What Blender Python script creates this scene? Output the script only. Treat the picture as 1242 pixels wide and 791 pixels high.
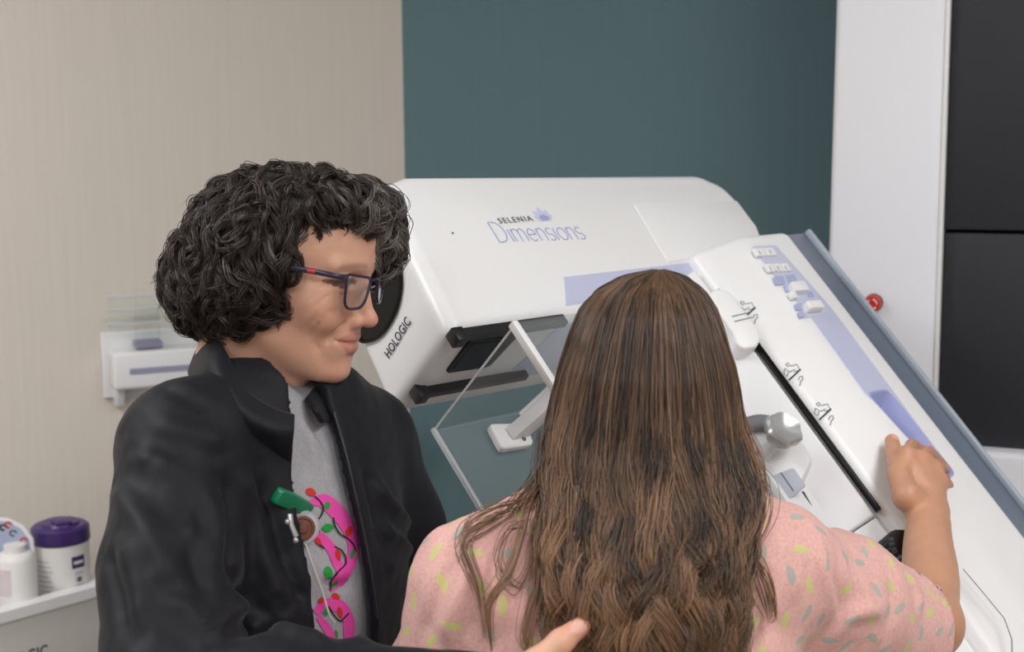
import bpy, bmesh, math, random
import numpy as np
from math import sin, cos, radians, pi
from mathutils import Vector, Matrix
from mathutils.bvhtree import BVHTree

for _o in list(bpy.data.objects):
    bpy.data.objects.remove(_o)
SC = bpy.context.scene
COL = SC.collection
rng = np.random.default_rng(7)
random.seed(7)

# ------------------------------------------------------------------ camera
W, H, FPX = 1242, 791, 1700.0
CAM = np.array([0.0, 0.0, 1.65])
PITCH, ROLL = radians(8), radians(-0.5)
_r0 = np.array([1.0, 0, 0]); CF = np.array([0, cos(PITCH), -sin(PITCH)]); _u0 = np.array([0, sin(PITCH), cos(PITCH)])
CR = cos(ROLL) * _r0 + sin(ROLL) * _u0
CU = -sin(ROLL) * _r0 + cos(ROLL) * _u0
cam_data = bpy.data.cameras.new('camera')
cam = bpy.data.objects.new('camera', cam_data)
COL.objects.link(cam)
cam.matrix_world = Matrix(((CR[0], CU[0], -CF[0], CAM[0]), (CR[1], CU[1], -CF[1], CAM[1]), (CR[2], CU[2], -CF[2], CAM[2]), (0, 0, 0, 1)))
cam_data.sensor_width = 36.0
cam_data.sensor_fit = 'HORIZONTAL'
cam_data.lens = FPX / W * 36.0
cam_data.clip_start = 0.05
cam_data.dof.use_dof = True
cam_data.dof.focus_distance = 1.62
cam_data.dof.aperture_fstop = 6.0
SC.camera = cam

# ------------------------------------------------------------------ world, exposure, lights
wd_ = bpy.data.worlds.new('world'); SC.world = wd_
wd_.use_nodes = True
wd_.node_tree.nodes['Background'].inputs[0].default_value = (0.9, 0.95, 1.0, 1)
wd_.node_tree.nodes['Background'].inputs[1].default_value = 0.15
SC.view_settings.view_transform = 'Standard'
SC.view_settings.look = 'None'
SC.view_settings.gamma = 1.0
SC.view_settings.use_curve_mapping = False
SC.view_settings.exposure = 0.55
CEIL = 2.75
LIGHTS = [  # ceiling troffers: x, y, size x, size y, watts
    (1.15, 0.85, 0.6, 1.2, 10.5), (-1.45, 1.15, 0.6, 1.2, 18.0),
    (0.80, -0.90, 0.6, 1.2, 17.0), (-0.70, -1.00, 0.6, 1.2, 10.0)]
for x, y, sx, sy, wt in LIGHTS:
    ld = bpy.data.lights.new('ceiling_light_lamp', 'AREA')
    ld.shape = 'RECTANGLE'; ld.size = sx; ld.size_y = sy; ld.energy = wt
    ld.color = (0.975, 0.99, 1.0)
    lo = bpy.data.objects.new('ceiling_light_lamp', ld); COL.objects.link(lo)
    lo.location = (x, y, CEIL - 0.03)

# ------------------------------------------------------------------ pixel <-> world
def ray(x, y):
    return (x - W / 2) / FPX * CR + (H / 2 - y) / FPX * CU + CF
def atY(x, y, Y):
    d = ray(x, y); return CAM + d * (Y / d[1])
def onplane(px, py, P0, nrm):
    d = ray(px, py); return CAM + d * (((P0 - CAM) @ nrm) / (d @ nrm))
def proj(P):
    q = np.asarray(P) - CAM; w = q @ CF
    return np.stack([W / 2 + FPX * (q @ CR) / w, H / 2 - FPX * (q @ CU) / w], -1)
def unit(v):
    v = np.asarray(v, float); return v / np.linalg.norm(v)

# ------------------------------------------------------------------ objects
def setp(o, label=None, cat=None, group=None, kind=None):
    if label: o['label'] = label
    if cat: o['category'] = cat
    if group: o['group'] = group
    if kind: o['kind'] = kind
    return o
def link(o, parent=None):
    COL.objects.link(o)
    if parent is not None:
        o.parent = parent
        if parent.parent is None: o.matrix_parent_inverse = Matrix.Translation(-Vector(parent.location))
    return o
def empty(name, loc, label, cat, group=None):
    o = bpy.data.objects.new(name, None); o.empty_display_size = 0.05
    COL.objects.link(o); o.location = Vector([float(a) for a in loc])
    return setp(o, label, cat, group)
def mobj(name, verts, faces, mat, parent=None, smooth=False, auto=None):
    me = bpy.data.meshes.new(name)
    if isinstance(verts, np.ndarray) and isinstance(faces, np.ndarray):
        n, k = faces.shape
        me.vertices.add(len(verts)); me.vertices.foreach_set('co', np.ascontiguousarray(verts, np.float32).ravel())
        me.loops.add(n * k); me.loops.foreach_set('vertex_index', np.ascontiguousarray(faces, np.int32).ravel())
        me.polygons.add(n); me.polygons.foreach_set('loop_start', np.arange(0, n * k, k, dtype=np.int32))
        me.update(calc_edges=True)
    else:
        me.from_pydata([tuple(map(float, v)) for v in verts], [], [tuple(map(int, f)) for f in faces]); me.update()
    if smooth:
        me.polygons.foreach_set('use_smooth', np.ones(len(me.polygons), bool))
    if mat: me.materials.append(mat)
    o = bpy.data.objects.new(name, me)
    link(o, parent)
    if auto: me.set_sharp_from_angle(angle=radians(auto))
    return o
def bmobj(name, bm, mat, parent=None, smooth=True, auto=35):
    bmesh.ops.recalc_face_normals(bm, faces=bm.faces)
    me = bpy.data.meshes.new(name); bm.to_mesh(me); bm.free()
    if smooth:
        me.polygons.foreach_set('use_smooth', np.ones(len(me.polygons), bool))
        if auto: me.set_sharp_from_angle(angle=radians(auto))
    if mat: me.materials.append(mat)
    o = bpy.data.objects.new(name, me); link(o, parent); return o
class Frame:
    """orthonormal frame: P(a,b,c) = O + a*X + b*Y + c*Z"""
    def __init__(s, O, X, Y, Z=None):
        s.O = np.asarray(O, float); s.X = unit(X); s.Y = np.asarray(Y, float); s.Y = unit(s.Y - (s.Y @ s.X) * s.X)
        s.Z = np.cross(s.X, s.Y) if Z is None else unit(Z)
    def P(s, a, b, c=0): return s.O + a * s.X + b * s.Y + c * s.Z
    def arr(s, v):
        v = np.asarray(v, float); return s.O + v[..., 0:1] * s.X + v[..., 1:2] * s.Y + v[..., 2:3] * s.Z
    def loc(s, p):
        q = np.asarray(p, float) - s.O; return np.stack([q @ s.X, q @ s.Y, q @ s.Z], -1)
    def px(s, x, y, c=0):  # pixel on the plane Z = c -> (a, b)
        p = onplane(x, y, s.O + c * s.Z, s.Z); q = s.loc(p); return q[0], q[1]
def roundpoly(pts, rad, seg=5):
    """round corners of a 2-d polygon; rad scalar or list"""
    out = []; n = len(pts)
    for i in range(n):
        p = np.array(pts[i], float); a = np.array(pts[i - 1], float); b = np.array(pts[(i + 1) % n], float)
        r = rad[i] if isinstance(rad, (list, tuple)) else rad
        if r <= 0: out.append(p); continue
        da, db = a - p, b - p; la, lb = np.linalg.norm(da), np.linalg.norm(db)
        r = min(r, la * .49, lb * .49); A = p + da / la * r; B = p + db / lb * r
        for k in range(seg + 1):
            t = k / seg; out.append((1 - t) ** 2 * A + 2 * t * (1 - t) * p + t * t * B)
    return out
def prism(bm, fr, poly, c0, c1, taper=0.0):
    """extrude a 2-d polygon (in fr's X,Y) from Z=c0 to Z=c1"""
    poly = [np.array(p, float) for p in poly]; cen = sum(poly) / len(poly)
    lo = [bm.verts.new(fr.P(p[0], p[1], c0)) for p in poly]
    hi = [bm.verts.new(fr.P(*(p + (cen - p) * taper), c1)) for p in poly]
    n = len(poly); fs = [bm.faces.new(lo[::-1]), bm.faces.new(hi)]
    for i in range(n):
        fs.append(bm.faces.new((lo[i], lo[(i + 1) % n], hi[(i + 1) % n], hi[i])))
    return fs
def bevel(bm, w, seg=3, angle=25, edges=None):
    bmesh.ops.recalc_face_normals(bm, faces=bm.faces)
    if edges is None:
        edges = [e for e in bm.edges if len(e.link_faces) == 2 and e.calc_face_angle(0) > radians(angle)]
    bmesh.ops.bevel(bm, geom=edges, offset=w, segments=seg, profile=0.5, affect='EDGES', clamp_overlap=True)
def block(name, fr, poly, c0, c1, mat, parent=None, bev=0.0, seg=3, taper=0.0, label=None):
    bm = bmesh.new(); prism(bm, fr, poly, c0, c1, taper)
    if bev > 0: bevel(bm, bev, seg)
    o = bmobj(name, bm, mat, parent)
    if label: o['label'] = label
    return o
def rect(a0, a1, b0, b1): return [(a0, b0), (a1, b0), (a1, b1), (a0, b1)]
def box(name, fr, a0, a1, b0, b1, c0, c1, mat, parent=None, bev=0.0, seg=3):
    return block(name, fr, rect(a0, a1, b0, b1), c0, c1, mat, parent, bev, seg)
def lathe(bm, fr, prof, seg=32):
    """revolve [(radius, height)] about fr.Z"""
    rings = []
    for r, h in prof:
        if r < 1e-6: rings.append([bm.verts.new(fr.P(0, 0, h))])
        else: rings.append([bm.verts.new(fr.P(r * cos(2 * pi * k / seg), r * sin(2 * pi * k / seg), h)) for k in range(seg)])
    for A, B in zip(rings, rings[1:]):
        for k in range(seg):
            k2 = (k + 1) % seg
            if len(A) == 1 and len(B) == 1: continue
            if len(A) == 1: bm.faces.new((A[0], B[k2], B[k]))
            elif len(B) == 1: bm.faces.new((A[k], A[k2], B[0]))
            else: bm.faces.new((A[k], A[k2], B[k2], B[k]))
def tube(bm, pts, rad, seg=8, up=(0, 0, 1), flat=1.0):
    """swept tube through 3-d points; rad scalar or list"""
    pts = [np.asarray(p, float) for p in pts]; n = len(pts); rings = []
    ref = np.asarray(up, float)
    for i, p in enumerate(pts):
        t = unit(pts[min(i + 1, n - 1)] - pts[max(i - 1, 0)])
        a = ref - (ref @ t) * t
        if np.linalg.norm(a) < 1e-3: a = np.array([1., 0.2, 0]) - (np.array([1., 0.2, 0]) @ t) * t
        a = unit(a); b = np.cross(t, a); ref = a
        r = rad[i] if hasattr(rad, '__len__') else rad
        rings.append([bm.verts.new(p + r * (cos(2 * pi * k / seg) * a * flat + sin(2 * pi * k / seg) * b)) for k in range(seg)])
    for A, B in zip(rings, rings[1:]):
        for k in range(seg): bm.faces.new((A[k], A[(k + 1) % seg], B[(k + 1) % seg], B[k]))
    bm.faces.new(rings[0][::-1]); bm.faces.new(rings[-1])
def spline(pts, n):
    """Catmull-Rom through points, n samples"""
    P = np.asarray(pts, float); P = np.vstack([2 * P[0] - P[1], P, 2 * P[-1] - P[-2]])
    m = len(P) - 3; out = []
    for t in np.linspace(0, m - 1e-9, n):
        i = int(t); f = t - i; a, b, c, d = P[i:i + 4]
        out.append(.5 * ((2 * b) + (c - a) * f + (2 * a - 5 * b + 4 * c - d) * f * f + (3 * b - a - 3 * c + d) * f ** 3))
    return np.array(out)
def text_mesh(name, s, fr, size, mat, parent, thick=0.0004, font_scale_x=1.0, spacing=1.0, offset=0.0):
    cu = bpy.data.curves.new('t', 'FONT'); cu.body = s; cu.size = size; cu.space_character = spacing
    cu.extrude = thick; cu.offset = offset; cu.resolution_u = 3
    to = bpy.data.objects.new('t', cu); COL.objects.link(to)
    dg = bpy.context.evaluated_depsgraph_get(); dg.update()
    me = bpy.data.meshes.new_from_object(to.evaluated_get(dg))
    bpy.data.objects.remove(to)
    co = np.empty(len(me.vertices) * 3, np.float32); me.vertices.foreach_get('co', co); co = co.reshape(-1, 3)
    co[:, 0] *= font_scale_x
    me.vertices.foreach_set('co', fr.arr(co).astype(np.float32).ravel()); me.update()
    me.name = name; me.materials.clear(); me.materials.append(mat)
    o = bpy.data.objects.new(name, me); link(o, parent); return o

# ------------------------------------------------------------------ materials
MATS = {}
def lin(c):
    c = np.asarray(c, float) / 255.0
    return tuple(np.where(c <= 0.04045, c / 12.92, ((c + 0.055) / 1.055) ** 2.4)) + (1.0,)
def mat(name, rgb, rough=0.5, metal=0.0, spec=0.5, noise=0.0, nscale=20.0, bump=0.0, bscale=200.0, coat=0.0, sss=0.0, sheen=0.0, stretch=None):
    if name in MATS: return MATS[name]
    m = bpy.data.materials.new(name); m.use_nodes = True; nt = m.node_tree; N = nt.nodes; Lk = nt.links
    b = N['Principled BSDF']; c = lin(rgb)
    b.inputs['Base Color'].default_value = c; b.inputs['Roughness'].default_value = rough
    b.inputs['Metallic'].default_value = metal; b.inputs['Specular IOR Level'].default_value = spec
    b.inputs['Coat Weight'].default_value = coat; b.inputs['Coat Roughness'].default_value = 0.15
    if sheen: b.inputs['Sheen Weight'].default_value = sheen; b.inputs['Sheen Roughness'].default_value = 0.4
    if sss:
        b.inputs['Subsurface Weight'].default_value = sss; b.inputs['Subsurface Radius'].default_value = (1, .35, .2); b.inputs['Subsurface Scale'].default_value = 0.006
    tc = N.new('ShaderNodeTexCoord'); src = tc.outputs['Object']
    if stretch:
        mp = N.new('ShaderNodeMapping'); mp.inputs['Scale'].default_value = stretch; Lk.new(src, mp.inputs[0]); src = mp.outputs[0]
    if noise:
        t = N.new('ShaderNodeTexNoise'); t.inputs['Scale'].default_value = nscale; t.inputs['Detail'].default_value = 4; Lk.new(src, t.inputs['Vector'])
        mx = N.new('ShaderNodeMix'); mx.data_type = 'RGBA'; Lk.new(t.outputs[0], mx.inputs[0])
        mx.inputs[6].default_value = tuple(min(1, a * (1 - noise)) for a in c[:3]) + (1,); mx.inputs[7].default_value = tuple(min(1, a * (1 + noise)) for a in c[:3]) + (1,)
        Lk.new(mx.outputs[2], b.inputs['Base Color'])
    if bump:
        t2 = N.new('ShaderNodeTexNoise'); t2.inputs['Scale'].default_value = bscale; t2.inputs['Detail'].default_value = 3; Lk.new(src, t2.inputs['Vector'])
        bp = N.new('ShaderNodeBump'); bp.inputs['Strength'].default_value = bump; bp.inputs['Distance'].default_value = 0.002; Lk.new(t2.outputs[0], bp.inputs['Height']); Lk.new(bp.outputs[0], b.inputs['Normal'])
    MATS[name] = m; return m
def clear_mat(name, rgb, alpha=0.1, rough=0.05, gloss=0.9):
    """thin clear plastic: mostly transparent with a fresnel glossy coat"""
    m = bpy.data.materials.new(name); m.use_nodes = True; nt = m.node_tree; N = nt.nodes; Lk = nt.links
    N.clear(); out = N.new('ShaderNodeOutputMaterial')
    tr = N.new('ShaderNodeBsdfTransparent'); tr.inputs[0].default_value = (0.97, 0.985, 0.98, 1)
    df = N.new('ShaderNodeBsdfPrincipled'); df.inputs['Base Color'].default_value = lin(rgb); df.inputs['Roughness'].default_value = rough
    fr = N.new('ShaderNodeFresnel'); fr.inputs[0].default_value = 1.45
    mt = N.new('ShaderNodeMath'); mt.operation = 'MULTIPLY_ADD'; mt.inputs[1].default_value = gloss; mt.inputs[2].default_value = alpha; mt.use_clamp = True
    Lk.new(fr.outputs[0], mt.inputs[0])
    mx = N.new('ShaderNodeMixShader'); Lk.new(mt.outputs[0], mx.inputs[0]); Lk.new(tr.outputs[0], mx.inputs[1]); Lk.new(df.outputs[0], mx.inputs[2])
    Lk.new(mx.outputs[0], out.inputs[0]); MATS[name] = m; return m

M_white = mat('machine_white', (238, 238, 240), 0.32, noise=0.012, nscale=3, bump=0.04, bscale=900)
M_white2 = mat('panel_white', (231, 231, 234), 0.38, noise=0.01, nscale=5)
M_column = mat('column_white', (240, 241, 249), 0.42, noise=0.012, nscale=4)
M_lav = mat('lavender_plastic', (196, 200, 228), 0.38, noise=0.02, nscale=8)
M_lavd = mat('lavender_recess', (158, 165, 212), 0.4, noise=0.02, nscale=8)
M_black = mat('black_plastic', (22, 22, 25), 0.4, noise=0.05)
M_blackg = mat('black_gloss', (6, 6, 8), 0.3, spec=0.2, noise=0.05)
M_panelblack = mat('black_panel', (36, 38, 46), 0.5, noise=0.08, nscale=6)
M_greyrail = mat('grey_rail', (108, 119, 136), 0.3, noise=0.04, nscale=6)
M_greyedge = mat('grey_rail_edge', (172, 181, 194), 0.3, noise=0.03)
M_silver = mat('satin_silver', (190, 190, 192), 0.33, metal=0.55, noise=0.03, nscale=40)
M_red = mat('red_plastic', (205, 38, 26), 0.35, noise=0.04)
M_navy = mat('navy_print', (40, 40, 66), 0.5, noise=0.02)
M_lavprint = mat('lavender_print', (165, 170, 214), 0.5, noise=0.02)
M_greyprint = mat('grey_print', (92, 96, 100), 0.5, noise=0.02)
M_icon = mat('icon_print', (95, 97, 104), 0.5, noise=0.02)
M_clear = clear_mat('clear_acrylic', (225, 230, 235), 0.0, 0.05, 0.14)
M_clearedge = clear_mat('acrylic_edge', (236, 238, 242), 0.4)
M_purple = mat('purple_lid', (62, 38, 104), 0.35, noise=0.06)
M_green = mat('green_plastic', (10, 122, 84), 0.3, noise=0.05)

# ------------------------------------------------------------------ signed distance modelling
class Field:
    def __init__(s, lo, hi, h):
        s.h = h; s.lo = np.asarray(lo, float); s.n = np.ceil((np.asarray(hi, float) - s.lo) / h).astype(int) + 1
        s.d = np.full(s.n, 1.0, np.float32)
    def box(s, lo, hi):
        a = np.maximum(np.floor((np.asarray(lo) - s.lo) / s.h).astype(int), 0)
        b = np.minimum(np.ceil((np.asarray(hi) - s.lo) / s.h).astype(int) + 1, s.n)
        if (b <= a).any(): return None
        sl = tuple(slice(i, j) for i, j in zip(a, b))
        g = np.meshgrid(*[(s.lo[i] + s.h * np.arange(a[i], b[i])).astype(np.float32) for i in range(3)], indexing='ij')
        return sl, np.stack(g, -1)
    def put(s, f, lo, hi, k=0.01, op='u', pad=None):
        pad = (3 * k + 0.03) if pad is None else pad
        bx = s.box(np.asarray(lo) - pad, np.asarray(hi) + pad)
        if bx is None: return
        sl, P = bx; d2 = f(P).astype(np.float32); d1 = s.d[sl]
        if op == 'u':
            h = np.clip(.5 + .5 * (d1 - d2) / max(k, 1e-6), 0, 1); s.d[sl] = d1 + (d2 - d1) * h - k * h * (1 - h)
        elif op == 's':
            d2 = -d2; h = np.clip(.5 - .5 * (d1 - d2) / max(k, 1e-6), 0, 1); s.d[sl] = d1 + (d2 - d1) * h + k * h * (1 - h)
        elif op == 'a':
            s.d[sl] = d1 + d2
    def cone(s, a, b, ra, rb, k=0.01, op='u'):
        a = np.asarray(a, float); b = np.asarray(b, float); ab = b - a; L2 = ab @ ab
        def f(P):
            t = np.clip(((P - a) @ ab) / L2, 0, 1); q = P - (a + t[..., None] * ab)
            return np.sqrt((q * q).sum(-1)) - (ra + (rb - ra) * t)
        r = max(ra, rb); s.put(f, np.minimum(a, b) - r, np.maximum(a, b) + r, k, op)
    def chain(s, pts, rads, k=0.01, op='u'):
        for i in range(len(pts) - 1): s.cone(pts[i], pts[i + 1], rads[i], rads[i + 1], k, op)
    def ell(s, c, r, R=None, k=0.01, op='u'):
        c = np.asarray(c, float); r = np.asarray(r, float); R = np.eye(3) if R is None else np.asarray(R, float)
        def f(P):
            q = (P - c) @ R.T; k0 = np.sqrt(((q / r) ** 2).sum(-1)); k1 = np.sqrt(((q / r ** 2) ** 2).sum(-1))
            return k0 * (k0 - 1) / np.maximum(k1, 1e-6)
        m = r.max(); s.put(f, c - m, c + m, k, op)
    def mesh(s, smooth=0):
        d = s.d; neg = d < 0; n = d.shape
        cnt = np.zeros([a - 1 for a in n], np.uint8)
        for i in (0, 1):
            for j in (0, 1):
                for k in (0, 1): cnt += neg[i:n[0] - 1 + i, j:n[1] - 1 + j, k:n[2] - 1 + k]
        act = (cnt > 0) & (cnt < 8); idx = np.full(act.shape, -1, np.int32); C = np.argwhere(act); idx[act] = np.arange(len(C))
        S = np.zeros((len(C), 3)); K = np.zeros(len(C))
        cor = [(i, j, k) for i in (0, 1) for j in (0, 1) for k in (0, 1)]
        val = {c: d[C[:, 0] + c[0], C[:, 1] + c[1], C[:, 2] + c[2]].astype(float) for c in cor}
        for c in cor:
            for ax in range(3):
                if c[ax] == 0:
                    c2 = list(c); c2[ax] = 1; c2 = tuple(c2); v1, v2 = val[c], val[c2]; m = (v1 < 0) != (v2 < 0)
                    t = np.where(m, v1 / np.where(m, v1 - v2, 1), 0); p = np.tile(np.array(c, float), (len(C), 1)); p[:, ax] = t
                    S += p * m[:, None]; K += m
        V = s.lo + s.h * (C + S / K[:, None]); Q = []
        for ax in range(3):
            b, c = (ax + 1) % 3, (ax + 2) % 3
            sl0 = [slice(None)] * 3; sl1 = [slice(None)] * 3; sl0[ax] = slice(0, n[ax] - 1); sl1[ax] = slice(1, n[ax])
            for q in (b, c): sl0[q] = slice(1, n[q] - 1); sl1[q] = slice(1, n[q] - 1)
            A, B = neg[tuple(sl0)], neg[tuple(sl1)]
            for ch, rev in ((A & ~B, False), (~A & B, True)):
                e = np.argwhere(ch)
                if not len(e): continue
                e[:, b] += 1; e[:, c] += 1
                def cell(db, dc):
                    g = e.copy(); g[:, b] -= db; g[:, c] -= dc; return idx[g[:, 0], g[:, 1], g[:, 2]]
                q = np.stack([cell(1, 1), cell(0, 1), cell(0, 0), cell(1, 0)], 1)
                Q.append(q[:, ::-1] if rev else q)
        Q = np.concatenate(Q)
        for _ in range(smooth): V = relax(V, Q)
        return V, Q
def relax(V, Q, lam=0.5):
    acc = np.zeros_like(V); cn = np.zeros(len(V))
    for i in range(4):
        a, b = Q[:, i], Q[:, (i + 1) % 4]
        for d in range(3):
            acc[:, d] += np.bincount(a, V[b, d], len(V)) + np.bincount(b, V[a, d], len(V))
        cn += np.bincount(a, minlength=len(V)) + np.bincount(b, minlength=len(V))
    return V + lam * (acc / np.maximum(cn, 1)[:, None] - V)
def vnormals(V, Q):
    fn = np.cross(V[Q[:, 2]] - V[Q[:, 0]], V[Q[:, 3]] - V[Q[:, 1]]); N = np.zeros_like(V)
    for i in range(4):
        for d in range(3): N[:, d] += np.bincount(Q[:, i], fn[:, d], len(V))
    return N / np.maximum(np.linalg.norm(N, axis=1), 1e-12)[:, None]
_lat = np.random.default_rng(3).random((32, 32, 32)).astype(np.float32)
def vnoise(P):
    P = np.asarray(P, float); i = np.floor(P).astype(int); f = P - i; f = f * f * (3 - 2 * f); r = 0
    for a in (0, 1):
        for b in (0, 1):
            for c in (0, 1):
                w = (f[..., 0] if a else 1 - f[..., 0]) * (f[..., 1] if b else 1 - f[..., 1]) * (f[..., 2] if c else 1 - f[..., 2])
                r = r + w * _lat[(i[..., 0] + a) % 32, (i[..., 1] + b) % 32, (i[..., 2] + c) % 32]
    return r * 2 - 1
def segdist(P, pts):
    best = np.full(len(P), 1e9)
    for a, b in zip(pts[:-1], pts[1:]):
        ab = b - a; t = np.clip(((P - a) @ ab) / (ab @ ab), 0, 1); q = P - (a + t[:, None] * ab); best = np.minimum(best, np.sqrt((q * q).sum(1)))
    return best
def bvh(V, Q): return BVHTree.FromPolygons([Vector(v) for v in V], [tuple(q) for q in Q.tolist()])
def hitpx(tree, x, y):
    r = tree.ray_cast(Vector(CAM), Vector(unit(ray(x, y))))
    return (None, None) if r[0] is None else (np.array(r[0]), np.array(r[1]))
def attr(o, name, data):
    a = o.data.attributes.new(name, 'FLOAT', 'POINT'); a.data.foreach_set('value', np.ascontiguousarray(data, np.float32))
def folds(V, Q, tree, lines):
    """raised folds of cloth: lines of (pixels, half width, height) laid on the surface"""
    N = vnormals(V, Q); D = np.zeros(len(V))
    for px, w, amp in lines:
        pts = [hitpx(tree, *p)[0] for p in px]; pts = [p for p in pts if p is not None]
        if len(pts) < 2: continue
        P = spline(pts, 14) if len(pts) > 2 else np.array(pts)
        lo, hi = P.min(0) - 3 * w, P.max(0) + 3 * w
        m = ((V > lo) & (V < hi)).all(1)
        if not m.any(): continue
        d = segdist(V[m], P); endf = np.clip(np.minimum(np.linalg.norm(V[m] - P[0], axis=1), np.linalg.norm(V[m] - P[-1], axis=1)) / (2.2 * w), 0.15, 1)
        D[m] += amp * np.exp(-(d / w) ** 2) * endf
    return V + N * D[:, None]

# ================================================================== the room
def wallmat(name, rgb, amt):
    m = mat(name, rgb, 0.75); nt = m.node_tree; N = nt.nodes; Lk = nt.links; b = N['Principled BSDF']
    tc = N.new('ShaderNodeTexCoord'); mp = N.new('ShaderNodeMapping'); mp.inputs['Scale'].default_value = (160, 160, 2.5)
    Lk.new(tc.outputs['Object'], mp.inputs[0])
    t = N.new('ShaderNodeTexNoise'); t.inputs['Scale'].default_value = 1.0; t.inputs['Detail'].default_value = 3; Lk.new(mp.outputs[0], t.inputs['Vector'])
    c = lin(rgb); mx = N.new('ShaderNodeMix'); mx.data_type = 'RGBA'; Lk.new(t.outputs[0], mx.inputs[0])
    mx.inputs[6].default_value = tuple(a * (1 - amt) for a in c[:3]) + (1,); mx.inputs[7].default_value = tuple(min(1, a * (1 + amt)) for a in c[:3]) + (1,)
    Lk.new(mx.outputs[2], b.inputs['Base Color'])
    bp = N.new('ShaderNodeBump'); bp.inputs['Strength'].default_value = 0.12; bp.inputs['Distance'].default_value = 0.002
    Lk.new(t.outputs[0], bp.inputs['Height']); Lk.new(bp.outputs[0], b.inputs['Normal']); return m
M_beige = wallmat('beige_wallcovering', (216, 208, 199), 0.05)
M_teal = wallmat('teal_wallcovering', (92, 119, 127), 0.05)
M_ceil = mat('ceiling_tile', (235, 234, 230), 0.9, noise=0.03, nscale=60, bump=0.2, bscale=90)
M_floor = mat('vinyl_floor', (150, 146, 140), 0.45, noise=0.08, nscale=12)
K = atY(487, 0, 3.2); K = np.array([K[0], 3.2, 0])
WD = unit([0.914, 0.407, 0]); TD = unit([0.985, -0.174, 0])
WN = np.array([WD[1], -WD[0], 0]); TN = np.array([TD[1], -TD[0], 0])     # into the room
LE = K - WD * 2.7; RE = K + TD * 3.0; BACK = -2.2
def wall(name, A, B, outn, m):
    t = 0.1; v = []
    for p in (A, B, B + outn * t, A + outn * t): v += [(p[0], p[1], 0), (p[0], p[1], CEIL)]
    f = [(0, 2, 3, 1), (2, 4, 5, 3), (4, 6, 7, 5), (6, 0, 1, 7), (1, 3, 5, 7), (0, 6, 4, 2)]
    return setp(mobj(name, v, f, m), kind='structure')
wall('wall_left', LE, K, -WN, M_beige)
wall('wall_back', K, RE, -TN, M_teal)
RB = np.array([RE[0], BACK, 0]); LB = np.array([LE[0], BACK, 0])
wall('wall_right', RE, RB, np.array([1., 0, 0]), M_beige)
wall('wall_front', RB, LB, np.array([0, -1., 0]), M_beige)
wall('wall_side', LB, LE, np.array([-1., 0, 0]), M_beige)
poly = [(p[0], p[1]) for p in (LB, RB, RE, K, LE)]
WORLD = Frame((0, 0, 0), (1, 0, 0), (0, 1, 0))
setp(block('floor', WORLD, poly, -0.1, 0, M_floor), kind='structure')
setp(block('ceiling', WORLD, poly, CEIL, CEIL + 0.1, M_ceil), kind='structure')
M_em = bpy.data.materials.new('light_diffuser'); M_em.use_nodes = True
_b = M_em.node_tree.nodes['Principled BSDF']; _b.inputs['Emission Color'].default_value = (1, .97, .93, 1); _b.inputs['Emission Strength'].default_value = 2.0
for i, (x, y, sx, sy, wt) in enumerate(LIGHTS):
    side = ['over the machine side, further in', 'over the wall side, further in', 'over the machine side, behind the viewer', 'over the wall side, behind the viewer'][i]
    g = empty('ceiling_light', (x, y, CEIL), 'flat rectangular ceiling light ' + side, 'light', 'ceiling lights')
    fr = Frame((x, y, CEIL), (1, 0, 0), (0, 1, 0))
    bm = bmesh.new()
    for a0, a1, b0, b1 in ((-sx / 2 - .03, sx / 2 + .03, -sy / 2 - .03, -sy / 2), (-sx / 2 - .03, sx / 2 + .03, sy / 2, sy / 2 + .03), (-sx / 2 - .03, -sx / 2, -sy / 2, sy / 2), (sx / 2, sx / 2 + .03, -sy / 2, sy / 2)):
        prism(bm, fr, rect(a0, a1, b0, b1), -0.02, 0)
    bmobj('frame', bm, M_white, g)
    box('diffuser', fr, -sx / 2, sx / 2, -sy / 2, sy / 2, -0.012, 0, M_em, g)

# ================================================================== the mammography machine
YAW, TH = radians(46), radians(45)
E1 = np.array([sin(YAW), cos(YAW), 0]); _l = np.cross([0, 0, 1.], E1)
UU = cos(TH) * np.array([0, 0, 1.]) + sin(TH) * _l
NN = np.cross(E1, UU); NN = NN if NN[2] > 0 else -NN
O0 = atY(548, 404, 1.70)
MF = Frame(O0, E1, UU, NN)                       # face plane  (s, t, r)
FS = Frame(O0, NN, UU, -E1)                      # seen from the front: X = n, Y = u, Z = towards the patient
FB = Frame(O0, E1, NN, -UU)                      # underside: X = e1, Y = n, Z = down the arm
def mpx(x, y, r=0.0):                            # pixel on the plane r -> (s, t)
    return MF.px(x, y, r)

# gantry: its front faces out of the corner
GY = radians(22)
GX = np.array([cos(GY), -sin(GY), 0]); GN = np.array([-sin(GY), -cos(GY), 0])
G0 = atY(1085, 300, 2.52)
GF = Frame((G0[0], G0[1], 0), GX, (0, 0, 1), GN)  # X along the front, Y up, Z towards the camera
machine = empty('mammography_machine', (G0[0] + .2, G0[1] + .1, 0), 'white mammography machine with tilted tube head, control arm and black-fronted column', 'medical machine')
def gpx(x, y, c=0): return GF.px(x, y, c)
gl0, gr0 = gpx(1014, 2)[0], gpx(1153, 2)[0]
gl1 = gpx(1007, 310)[0]
bl = gr0; br = bl + 0.50
yb = gpx(1215, 543, -0.02)[1]; yg = gpx(1190, 282, -0.02)[1]
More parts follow.
